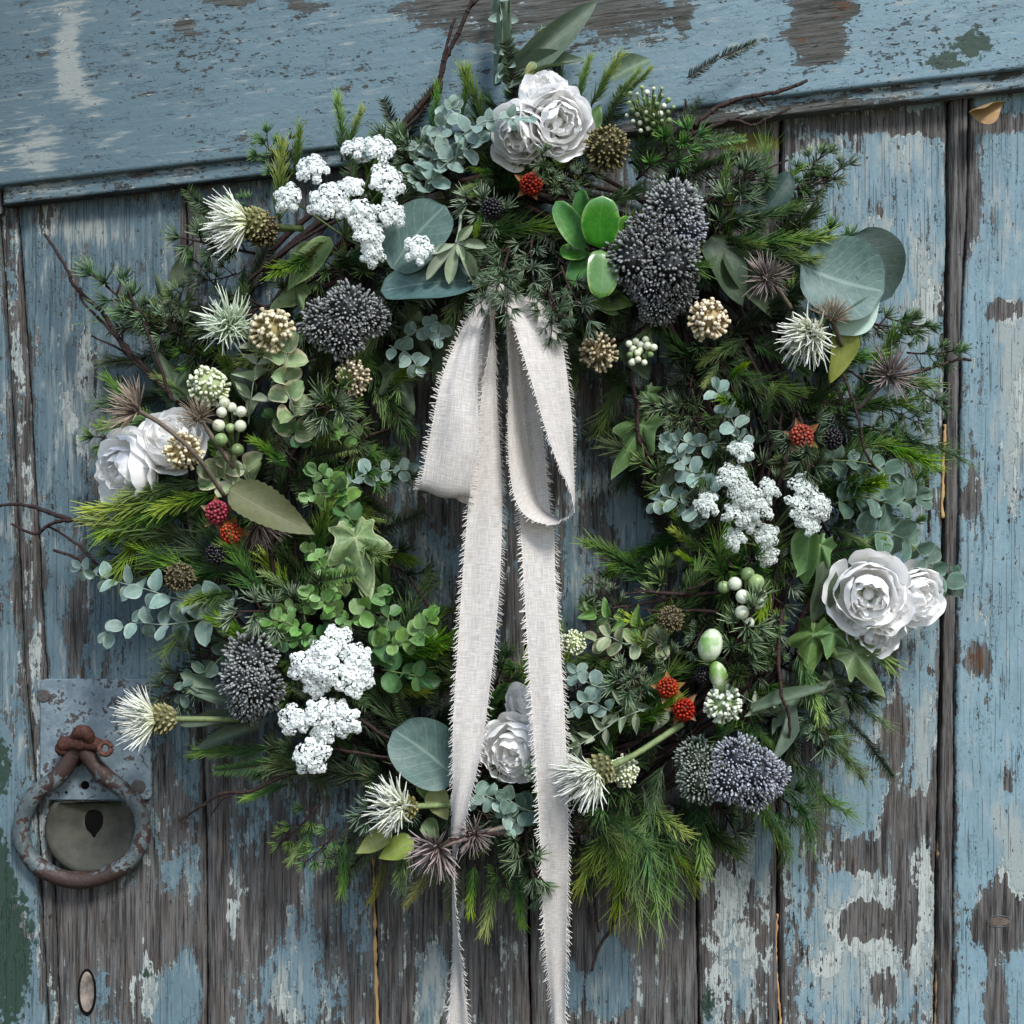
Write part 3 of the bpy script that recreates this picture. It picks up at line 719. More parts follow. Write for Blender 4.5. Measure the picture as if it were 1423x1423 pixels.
def ivy_mesh(mat, seed, lobes=5):
    rr = random.Random(seed); mb = MB()
    ns, nr = 60, 7; vs_ = [(0, 0.22, 0.0)]; ts = [0.0]; ss = [0.0]; fs = []
    ph = rr.uniform(0, 6)
    for k in range(1, nr + 1):
        q = k / nr
        for j in range(ns):
            a = 2 * math.pi * j / ns          # 0 = tip (+y)
            da = ((a + math.pi) % (2 * math.pi)) - math.pi
            best = 0.27
            for (la, ln, sh) in ((0, .80, 3.4), (1.10, .56, 3.2), (-1.10, .56, 3.2), (2.05, .40, 3.0), (-2.05, .40, 3.0)):
                dd = abs(((da - la + math.pi) % (2 * math.pi)) - math.pi)
                best = max(best, ln * (0.36 + 0.64 * math.exp(-(dd / .34) ** 1.15)))
            if abs(da) > 2.75: best *= 0.55 + 0.2 * (math.pi - abs(da))
            r = best * q * (1 + 0.03 * math.sin(a * 11 + ph))
            x, y = r * math.sin(a), 0.22 + r * math.cos(a)
            z = 0.10 * math.sin(2 * a + ph) * q * q + 0.06 * math.cos(5 * a) * q - 0.18 * q * q * (0.6 + 0.4 * math.sin(a + ph))
            vs_.append((x, y, z)); ts.append(q)
            lob = min(abs(((da - la + math.pi) % (2 * math.pi)) - math.pi) for la in (0, 1.1, -1.1, 2.05, -2.05))
            ss.append(min(1, max(0.03 + lob * 1.5 * q, (q - .6) * 2.4)))
    for j in range(ns):
        fs.append((0, 1 + j, 1 + (j + 1) % ns))
        for k in range(nr - 1):
            a = 1 + k * ns
            fs.append((a + j, a + ns + j, a + ns + (j + 1) % ns, a + (j + 1) % ns))
    mb.add(vs_, fs, ts, ss)
    # flip so that normals face +z
    mb.f = [f[::-1] for f in mb.f]
    return mb.mesh('leaf', mat)
LV['ivy'] = [ivy_mesh(M_ivy, i) for i in range(3)]
LV['ivyv'] = [ivy_mesh(M_ivyv, 5)]
LV['ivyd'] = [ivy_mesh(M_ivyd, i + 8) for i in range(2)]

def hero_leaf(key, b, t, w, n=(0, 0, 1), label=None, name='leaf', v=None):
    """single leaf from base pixel to tip pixel, (x, y, depth mm)"""
    B, T = P(*b), P(*t)
    L = (T - B).length
    me = LV[key][v if v is not None else random.randrange(len(LV[key]))]
    ww = sz(w, (b[2] + t[2]) / 2)
    return ob(name, me, wreath, fr(B, T - B, n, (ww, L, (L + ww) / 2)), label)

def sprig(name, key, path, l0, l1, gap, wr=0.85, stem=M_sstem, sr=0.9, tilt=0.35, label=None, opp=True, face=0.8, end=True):
    """leafy stem along pixel points; l0..l1 leaf length in pixels"""
    pts = smooth_path([P(*p) for p in path], 8)
    mb = MB()
    tube(mb, pts, [sr * S * (1.15 - 0.6 * i / (len(pts) - 1)) for i in range(len(pts))], 6)
    st = ob(name, mb.mesh(name, stem), wreath, None, label)
    seg = [(pts[i + 1] - pts[i]).length for i in range(len(pts) - 1)]
    tot = sum(seg); pos = gap * S * 0.5; k = 0
    ang = rnd(0, 3)
    while pos < tot:
        a = 0; i = 0
        while i < len(seg) - 1 and a + seg[i] < pos: a += seg[i]; i += 1
        q = pts[i].lerp(pts[i + 1], min(1, (pos - a) / max(seg[i], 1e-9)))
        T = (pts[i + 1] - pts[i]).normalized()
        u = perp(T); b = T.cross(u)
        f = pos / tot
        ln = (l0 + (l1 - l0) * f) * S * rnd(.78, 1.15) * (.86 if key in ('box', 'box2') else 1)
        for side in ((0, math.pi) if opp else (0,)):
            aa = ang + side + rnd(-.3, .3)
            sd_ = u * math.cos(aa) + b * math.sin(aa); sd_.z *= .55
            d = (sd_ + T * (tilt + rnd(-.1, .25)) + V(0, 0, 0.12)).normalized()
            n = (V(rnd(-.5, .5), rnd(-.2, .7), 1) * face + T * (1 - face) + sd_ * -.1)
            ob('leaf', random.choice(LV[key]), st, fr(q + sd_ * sr * S, d, n, (ln * wr * rnd(.9, 1.1), ln, ln)))
        ang += math.pi / 2 if opp else 2.4
        pos += gap * S * (1.1 - 0.35 * f); k += 1
    if end:
        T = (pts[-1] - pts[-2]).normalized()
        for e in range(2):
            d = (T + V(rnd(-.4, .4), rnd(-.4, .4), rnd(0, .5))).normalized()
            ob('leaf', random.choice(LV[key]), st, fr(pts[-1], d, V(rnd(-.6, .6), rnd(-.3, .6), 1), (l1 * S * wr * .8, l1 * S * .9, l1 * S)))
    return st

# -- conifer sprigs: shared meshes, a stem and its needles
def conifer(kind, seed):
    rr = random.Random(seed); st, nd = MB(), MB()
    def rv(a): return V(rr.uniform(-a, a), rr.uniform(-a, a), rr.uniform(-a, a))
    if kind == 'long':          # soft long needles all along a shoot
        L = 0.042; pts = [V(0, 0, 0) + V(0.10 * math.sin(seed) * L * q * q, L * q, 0.12 * L * q * q) for q in [i / 8 for i in range(9)]]
        tube(st, pts, [0.0007 * (1.1 - .7 * i / 8) for i in range(9)], 5)
        n = 150
        for i in range(n):
            f = (i + rr.random()) / n; f = 0.04 + 0.96 * f
            k = min(7, int(f * 8)); q = pts[k].lerp(pts[k + 1], f * 8 - k)
            T = (pts[k + 1] - pts[k]).normalized(); a = rr.uniform(0, 6.283)
            sd_ = perp(T) * math.cos(a) + T.cross(perp(T)) * math.sin(a)
            op = rr.uniform(.45, 1.0) * (1 - .45 * f)
            d = (T + sd_ * op + rv(.15)).normalized()
            needle(nd, q, d, rr.uniform(.009, .0135) * (1 - .2 * f), 0.00042, (T * .45 + rv(.35)) * .5, 0.15 + .45 * f * rr.uniform(.6, 1.2), min(1, .35 + .75 * f), seg=3)
    elif kind == 'rosette':     # short tufts on side twigs
        L = 0.040; pts = [V(0.08 * math.sin(seed * 2) * L * q * q * 3, L * q, 0.05 * L * q) for q in [i / 6 for i in range(7)]]
        tube(st, pts, [0.0008 * (1.1 - .6 * i / 6) for i in range(7)], 5)
        tufts = [(pts[-1], (pts[-1] - pts[-2]).normalized())]
        for i in range(8):
            f = 0.12 + 0.8 * (i / 8) + rr.uniform(-.04, .04); k = min(5, int(f * 6)); q = pts[k].lerp(pts[k + 1], f * 6 - k)
            a = i * 2.4 + rr.uniform(-.4, .4)
            d = V(math.cos(a) * .85, rr.uniform(.3, .8), math.sin(a) * .6 + .25).normalized()
            l = rr.uniform(.007, .013) * (1 - .3 * f)
            e = q + d * l
            tube(st, [q, q + d * l * .5 + rv(.0004), e], [.0005, .00045, .0004], 4)
            tufts.append((e, d))
        for q, d in tufts:
            u = perp(d); b = d.cross(u); m = rr.randint(16, 22)
            for j in range(m):
                a = j * 2.399; o = rr.uniform(.25, 1.7)
                dd = (d + (u * math.cos(a) + b * math.sin(a)) * o).normalized()
                needle(nd, q - d * rr.uniform(0, .0016), dd, rr.uniform(.0062, .0092), .00044, d * .15 + rv(.12), .2, rr.uniform(.6, 1.0))
    elif kind == 'feather':     # drooping hair-fine plume
        L = 0.060; pts = [V(.06 * L * math.sin(5 * q + seed), L * q, .18 * L * q - .22 * L * q * q) for q in [i / 9 for i in range(10)]]
        tube(st, pts, [0.0006 * (1.1 - .7 * i / 9) for i in range(10)], 5)
        for i in range(46):
            f = .05 + .93 * i / 46; k = min(8, int(f * 9)); q = pts[k].lerp(pts[k + 1], f * 9 - k)
            T = (pts[k + 1] - pts[k]).normalized(); a = rr.uniform(0, 6.283)
            sd_ = (perp(T) * math.cos(a) + T.cross(perp(T)) * math.sin(a))
            for j in range(3):
                d = (T * 1.0 + sd_ * rr.uniform(.3, .9) + rv(.3)).normalized()
                needle(nd, q, d, rr.uniform(.012, .019), .00028, T * .3 + rv(.35), .15 + .3 * f, min(1, .4 + .7 * f), seg=3)
    elif kind == 'flat':        # flat short comb of needles
        L = 0.040; pts = [V(.1 * L * q * q * math.sin(seed), L * q, -.1 * L * q * q) for q in [i / 8 for i in range(9)]]
        tube(st, pts, [0.0007 * (1.1 - .7 * i / 8) for i in range(9)], 5)
        for i in range(110):
            f = .03 + .97 * i / 110; k = min(7, int(f * 8)); q = pts[k].lerp(pts[k + 1], f * 8 - k)
            s_ = 1 if i % 2 else -1
            d = V(s_ * .9, rr.uniform(.35, .7), rr.uniform(-.15, .75)).normalized()
            needle(nd, q, d, rr.uniform(.006, .009) * (1.1 - .6 * f), .00040, V(0, .2, rr.uniform(-.1, .2)), .2 + .2 * f, .5 + .4 * f)
    elif kind == 'spray':       # rosette of long blades seen end-on
        for j in range(44):
            a = j * 2.399; o = rr.uniform(.5, 3.0)
            d = V(math.cos(a) * o, 1, math.sin(a) * o).normalized()
            needle(nd, V(0, 0, 0), d, rr.uniform(.011, .018), .00055, V(0, -.1, 0) + rv(.12), .15, rr.uniform(.6, 1), seg=3)
        tube(st, [V(0, -.012, 0), V(0, 0, 0)], .0007, 5)
    return st, nd
CON = {}
def conset(key, kind, mat, n=4, s0=0):
    CON[key] = []
    for i in range(n):
        st, nd = conifer(kind, i + s0)
        CON[key].append((st.mesh('stem', M_bark), nd.mesh('needles', mat)))
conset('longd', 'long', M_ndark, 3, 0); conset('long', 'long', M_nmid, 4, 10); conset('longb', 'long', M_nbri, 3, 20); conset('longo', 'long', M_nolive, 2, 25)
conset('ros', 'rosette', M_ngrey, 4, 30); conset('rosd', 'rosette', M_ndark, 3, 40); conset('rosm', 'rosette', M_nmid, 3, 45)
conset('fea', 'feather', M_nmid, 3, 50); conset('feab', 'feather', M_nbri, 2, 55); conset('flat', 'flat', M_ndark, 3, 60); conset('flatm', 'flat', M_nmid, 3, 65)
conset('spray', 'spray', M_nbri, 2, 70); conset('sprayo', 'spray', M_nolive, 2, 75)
CNAME = {'longd': 'cedar_sprig', 'long': 'cedar_sprig', 'longb': 'cedar_sprig', 'longo': 'cedar_sprig', 'ros': 'larch_sprig', 'rosd': 'larch_sprig', 'rosm': 'larch_sprig',
         'fea': 'feathery_sprig', 'feab': 'feathery_sprig', 'flat': 'fir_sprig', 'flatm': 'fir_sprig', 'spray': 'pine_tuft', 'sprayo': 'pine_tuft'}
def con(key, b, d, scale=1.0, n=None, v=None):
    """b = base (x, y, depth), d = direction in the wreath's frame"""
    stm, ndm = CON[key][v if v is not None else random.randrange(len(CON[key]))]
    nn_ = n or V(rnd(-.4, .4), rnd(-.4, .4), 1)
    o = ob(CNAME[key], stm, wreath, fr(P(*b), d, nn_, scale))
    ob('needles', ndm, o, None, kind='stuff')
    return o
def con2(key, b, t, n=None):
    """sprig from base pixel to tip pixel"""
    B, T = P(*b), P(*t)
    ln = {'fea': .06, 'feab': .06, 'ros': .034}.get(key, .046)
    return con(key, b, T - B, (T - B).length / ln, n)

# -- vine ring under everything
def rin(th):      # inner and outer reach, in pixels, by angle (0 = right, counter-clockwise)
    c, s_ = math.cos(th), math.sin(th)
    i = 1 / math.sqrt((c / 212) ** 2 + (s_ / 290) ** 2)
    return i
OUT = [(0, 560), (20, 590), (35, 575), (45, 590), (60, 590), (75, 580), (90, 590), (105, 560), (118, 590), (130, 590), (140, 590), (150, 590), (165, 555), (178, 560), (195, 525), (210, 500), (222, 500), (235, 510), (250, 505), (262, 535), (275, 530), (288, 540), (300, 530), (315, 560), (328, 600), (340, 570), (352, 560), (360, 560)]
def rout(th):
    a = math.degrees(th) % 360
    return float(np.interp(a, [x[0] for x in OUT], [x[1] for x in OUT]))
def ringpt(th, f, d):
    r = rin(th) + (rout(th) - rin(th)) * f
    return (WCX + r * math.cos(th), WCY - r * math.sin(th), d)
for k in range(26):
    ph = rnd(0, 6.28); f0 = rnd(.25, .72); turns = random.choice((2, 3, 4)); amp = rnd(.05, .16); dd = rnd(10, 34)
    a0 = rnd(0, 6.28); span = rnd(3.0, 6.0)
    pts = []
    for i in range(46):
        th = a0 + span * i / 45
        pts.append(P(*ringpt(th, f0 + amp * math.sin(turns * th + ph), dd + 10 * math.sin(turns * th + ph + 1.5))))
    mb = MB(); r0 = rnd(2.2, 5.0) * S
    tube(mb, pts, [r0 * (1.15 - .5 * i / 45) * rnd(.93, 1.07) for i in range(46)], 6)
    ob('vine', mb.mesh('vine', M_bark), wreath)

# -- filler foliage over the ring, under layer first
def radial(th): return V(math.cos(th), math.sin(th), 0)
def tang(th): return V(math.sin(th), -math.cos(th), 0)
def depth(f): return 14 + 54 * max(0, math.sin(math.pi * min(1, max(0, f)))) ** 0.7
CLEAR = [(778, 168, 55), (754, 122, 42), (720, 190, 48), (166, 655, 55), (240, 604, 50), (1209, 828, 60), (1280, 826, 46), (1218, 880, 44), (712, 1046, 60), (480, 265, 75), (515, 330, 50), (465, 915, 65), (450, 1010, 55),
         (1030, 690, 60), (1120, 705, 50), (475, 445, 65), (915, 300, 55), (905, 380, 70), (348, 945, 55), (1035, 1075, 70), (972, 1070, 45), (1170, 375, 75), (580, 325, 55), (595, 400, 65), (590, 1045, 55), (835, 305, 45), (835, 380, 42),
         (378, 705, 60), (650, 560, 60), (750, 560, 60), (662, 900, 40), (760, 900, 40), (765, 1020, 40), (768, 1120, 40), (770, 1200, 40), (645, 1080, 36), (318, 450, 44), (377, 460, 36), (290, 537, 32), (985, 445, 34), (832, 490, 32), (1113, 478, 46), (843, 206, 36), (1005, 978, 32)]
def blocked(b, d, sc):
    B = P(*b); L = .045 * sc; d = Vector(d).normalized()
    for q in (.0, .5, 1.0):
        p = B + d * L * q; k = (CD - p.z) / CD
        x, y = CX + p.x / k / S, CX - p.y / k / S
        for (cx, cy, r) in CLEAR:
            if (x - cx) ** 2 + (y - cy) ** 2 < r * r: return True
    return False
N1 = 230
for i in range(N1):
    th = (i + rnd(-.4, .4)) / N1 * 2 * math.pi * 5 % (2 * math.pi)
    f = rnd(.05, .80)
    d = depth(f) * rnd(.25, .7)
    out = (f - .42) * 2.4
    key = random.choice(('longd', 'flat', 'rosd', 'longd', 'flat', 'long'))
    con(key, ringpt(th, f, d), radial(th) * (out + rnd(-.5, .5)) + tang(th) * rnd(-.9, 1.2) + V(0, 0, rnd(-.1, .5)), rnd(1.15, 1.6))
N2 = 235
for i in range(N2):
    th = (i + rnd(-.4, .4)) / N2 * 2 * math.pi * 7 % (2 * math.pi)
    f = rnd(.02, .86)
    d = depth(f) * rnd(.7, 1.0)
    out = (f - .40) * 2.4
    key = random.choice(('long', 'ros', 'rosm', 'fea', 'long', 'ros', 'fea', 'rosm', 'longb', 'flatm'))
    dr = radial(th) * (out + rnd(-.4, .4)) + tang(th) * rnd(-.8, 1.2) + V(0, 0, rnd(0, .55)); sc = rnd(1.0, 1.45)
    if blocked(ringpt(th, f, d), dr, sc):
        dr.z = rnd(-.15, .05); d = min(d, rnd(22, 42))
    con(key, ringpt(th, f, d), dr, sc * (.72 if key == 'fea' else 1))

# -- sprigs one can pick out in the photograph
for key, b, t in [
    ('longb', (820, 150, 60), (860, 75, 66)), ('longb', (800, 150, 58), (815, 80, 60)), ('longb', (850, 150, 60), (885, 95, 66)), ('longb', (870, 130, 55), (905, 95, 58)),
    ('long', (640, 170, 50), (655, 95, 52)), ('long', (600, 190, 40), (610, 120, 40)), ('rosm', (390, 260, 40), (350, 180, 40)), ('rosm', (395, 255, 42), (390, 185, 42)), ('long', (410, 250, 45), (415, 175, 45)),
    ('long', (475, 225, 45), (480, 135, 45)), ('longb', (480, 215, 45), (500, 150, 48)), ('rosm', (360, 290, 45), (300, 280, 45)),
    ('ros', (215, 470, 45), (155, 385, 45)), ('rosm', (220, 480, 45), (185, 400, 50)), ('rosm', (240, 480, 45), (240, 385, 45)), ('ros', (260, 470, 50), (200, 430, 55)), ('rosm', (300, 400, 45), (265, 345, 45)),
    ('longb', (270, 680, 70), (128, 722, 72)), ('longb', (260, 690, 68), (140, 745, 66)), ('longb', (285, 670, 72), (170, 690, 76)), ('longb', (270, 700, 62), (160, 755, 58)),
    ('fea', (340, 800, 60), (205, 770, 62)), ('fea', (330, 790, 60), (270, 700, 66)), ('fea', (345, 800, 62), (200, 735, 55)), ('spray', (395, 830, 66), (395, 780, 80)), ('long', (420, 840, 66), (370, 790, 72)),
    ('spray', (385, 640, 72), (380, 600, 84)), ('longb', (405, 650, 68), (350, 610, 78)),
    ('long', (380, 1040, 50), (275, 1050, 50)), ('flatm', (380, 1060, 50), (285, 1080, 50)), ('long', (400, 1090, 50), (340, 1110, 45)), ('rosm', (440, 1120, 50), (395, 1190, 45)), ('longb', (440, 1140, 48), (410, 1200, 45)), ('rosm', (470, 1150, 50), (430, 1215, 45)),
    ('long', (480, 1160, 48), (480, 1240, 44)), ('longo', (540, 1190, 48), (520, 1250, 44)), ('longo', (600, 1200, 48), (570, 1255, 44)),
    ('longb', (690, 1200, 50), (680, 1295, 46)), ('longb', (720, 1210, 50), (725, 1285, 46)), ('longb', (660, 1200, 50), (650, 1270, 46)), ('rosm', (700, 1190, 55), (690, 1250, 55)), ('ros', (740, 1170, 55), (760, 1235, 55)),
    ('feab', (890, 1120, 66), (860, 1260, 62)), ('feab', (910, 1110, 68), (905, 1270, 60)), ('feab', (870, 1120, 66), (810, 1225, 60)), ('fea', (900, 1090, 70), (930, 1240, 62)), ('feab', (920, 1120, 66), (960, 1220, 58)), ('fea', (880, 1090, 70), (850, 1200, 72)), ('fea', (930, 1060, 66), (890, 1150, 74)), ('feab', (890, 1140, 66), (880, 1275, 58)),
    ('fea', (1090, 1080, 55), (1130, 1170, 45)), ('feab', (1100, 1060, 55), (1180, 1130, 45)), ('fea', (1130, 1010, 55), (1200, 1080, 48)), ('feab', (1160, 990, 55), (1180, 1065, 52)), ('fea', (1180, 950, 50), (1225, 1010, 45)), ('fea', (1060, 1110, 50), (1095, 1190, 42)), ('long', (970, 1120, 50), (960, 1200, 45)),
    ('fea', (1020, 1010, 70), (985, 1050, 80)), ('long', (1060, 1010, 66), (1020, 1050, 76)), ('long', (1040, 1000, 68), (1075, 1040, 74)),
    ('longb', (1010, 340, 62), (1150, 335, 70)), ('long', (1000, 310, 60), (1110, 300, 66)), ('longb', (1040, 355, 62), (1140, 355, 74)), ('long', (1000, 330, 60), (1060, 345, 72)), ('long', (990, 300, 60), (1010, 230, 58)),
    ('rosm', (1090, 250, 42), (1165, 210, 42)), ('rosm', (1080, 270, 42), (1160, 255, 42)), ('ros', (1110, 270, 40), (1170, 235, 40)), ('long', (1060, 260, 45), (1120, 240, 45)), ('flatm', (960, 200, 50), (1050, 195, 45)), ('flat', (930, 190, 50), (985, 130, 45)),
    ('rosm', (1230, 440, 42), (1300, 470, 40)), ('rosm', (1260, 490, 42), (1345, 500, 40)), ('ros', (1250, 520, 46), (1300, 560, 46)), ('rosm', (1240, 480, 46), (1285, 440, 40)), ('rosm', (1250, 560, 46), (1300, 590, 42)), ('long', (1240, 590, 50), (1290, 640, 46)), ('longo', (1240, 600, 52), (1275, 655, 50)), ('ros', (1220, 560, 54), (1270, 590, 58)), ('rosm', (1200, 590, 55), (1260, 610, 56)),
    ('longb', (1060, 590, 66), (1070, 535, 78)), ('longb', (1010, 530, 66), (1035, 500, 78)), ('spray', (1085, 640, 66), (1080, 600, 72)), ('sprayo', (1085, 645, 66), (1085, 690, 76)), ('longb', (1000, 500, 64), (980, 540, 70)), ('rosm', (1110, 560, 62), (1100, 520, 74)), ('ros', (960, 560, 55), (930, 600, 55)), ('long', (1040, 470, 62), (970, 500, 70)),
    ('longb', (1180, 750, 66), (1220, 770, 70)), ('long', (1150, 730, 62), (1200, 760, 72)), ('spray', (1080, 860, 68), (1083, 815, 82)), ('longb', (985, 770, 60), (930, 740, 62)), ('longb', (980, 790, 60), (940, 770, 64)), ('long', (970, 750, 58), (925, 700, 56)),
    ('ros', (980, 870, 62), (960, 900, 72)), ('ros', (900, 930, 60), (870, 960, 68)), ('ros', (940, 930, 62), (910, 900, 72)), ('ros', (1055, 940, 50), (1055, 905, 60)), ('ros', (860, 850, 40), (830, 810, 40)), ('rosm', (990, 850, 50), (970, 880, 58)), ('ros', (1080, 930, 50), (1070, 900, 60)), ('ros', (900, 980, 60), (880, 930, 70)),
    ('ros', (740, 330, 76), (730, 385, 92)), ('ros', (710, 340, 78), (690, 400, 94)), ('ros', (780, 370, 80), (800, 440, 94)), ('ros', (705, 345, 74), (660, 375, 80)), ('ros', (770, 280, 74), (800, 250, 88)), ('ros', (765, 262, 84), (762, 225, 104)), ('ros', (760, 400, 80), (780, 455, 96)),
    ('longb', (680, 270, 66), (640, 275, 76)), ('long', (690, 250, 66), (640, 260, 74)), ('longb', (670, 290, 66), (660, 330, 76)), ('longb', (690, 240, 66), (655, 240, 76)),
    ('sprayo', (420, 345, 56), (440, 330, 66)), ('longo', (460, 330, 55), (420, 360, 62)), ('long', (270, 560, 50), (220, 520, 50)), ('flat', (240, 560, 40), (200, 500, 40)),
    ('ros', (330, 380, 55), (280, 400, 55)), ('long', (340, 370, 50), (330, 430, 62)), ('ros', (250, 460, 52), (230, 430, 60)), ('rosm', (1140, 560, 55), (1200, 540, 60)),
    ('ros', (700, 380, 96), (678, 425, 108)), ('ros', (705, 375, 98), (705, 430, 112)), ('ros', (760, 395, 96), (775, 440, 106)),
    ('fea', (1130, 640, 60), (1230, 620, 66)), ('feab', (1190, 790, 60), (1260, 800, 62)), ('long', (1140, 690, 40), (1200, 660, 44)), ('rosm', (1150, 700, 44), (1210, 720, 48)), ('long', (1150, 650, 40), (1220, 640, 44)), ('flatm', (1180, 720, 40), (1250, 710, 40)), ('longd', (1200, 680, 36), (1270, 690, 36)), ('rosm', (1110, 670, 44), (1160, 690, 50)), ('long', (1200, 760, 40), (1270, 760, 40)), ('rosm', (1230, 740, 40), (1290, 730, 38)), ('flatm', (1120, 640, 44), (1160, 610, 48)), ('long', (1150, 740, 44), (1190, 710, 50)),
    ('long', (960, 240, 44), (1020, 215, 44)), ('rosm', (980, 260, 44), (1040, 250, 46)), ('flatm', (1010, 300, 44), (1070, 320, 46)), ('long', (940, 230, 46), (960, 170, 44)), ('rosm', (900, 220, 50), (930, 190, 56)),
    ('flat', (320, 1010, 45), (250, 1060, 45)), ('longd', (300, 760, 45), (205, 800, 45)), ('long', (560, 860, 40), (620, 850, 40)), ('longo', (590, 860, 38), (640, 840, 36)),
]:
    con2(key, b, t)

# -- twigs reaching out of the wreath
def twig(path, r0=3.0, r1=1.2, label=None, mat=M_bark, name='twig', side=0):
    pts = smooth_path([P(*p) for p in path], 7)
    pts = [q + V(rnd(-1, 1), rnd(-1, 1), rnd(-1, 1)) * 0.0004 for q in pts]
    mb = MB(); n = len(pts)
    tube(mb, pts, [S * (r0 + (r1 - r0) * i / (n - 1)) * rnd(.88, 1.15) for i in range(n)], 7)
    for i in range(2, n - 2, 5):
        ball(mb, pts[i], S * (r0 + (r1 - r0) * i / (n - 1)) * 1.35, 6, 4)
    for k in range(side):
        i = random.randrange(2, n - 2); d = (pts[i + 1] - pts[i]).normalized() + V(rnd(-1, 1), rnd(-1, 1), rnd(-.3, .5)) * .7
        d.normalize(); l = rnd(12, 26) * S
        tube(mb, [pts[i], pts[i] + d * l * .5 + V(0, 0, .0006), pts[i] + d * l], [S * r1 * 1.1, S * r1 * .9, S * r1 * .6], 5)
    return ob(name, mb.mesh(name, mat), wreath, None, label)
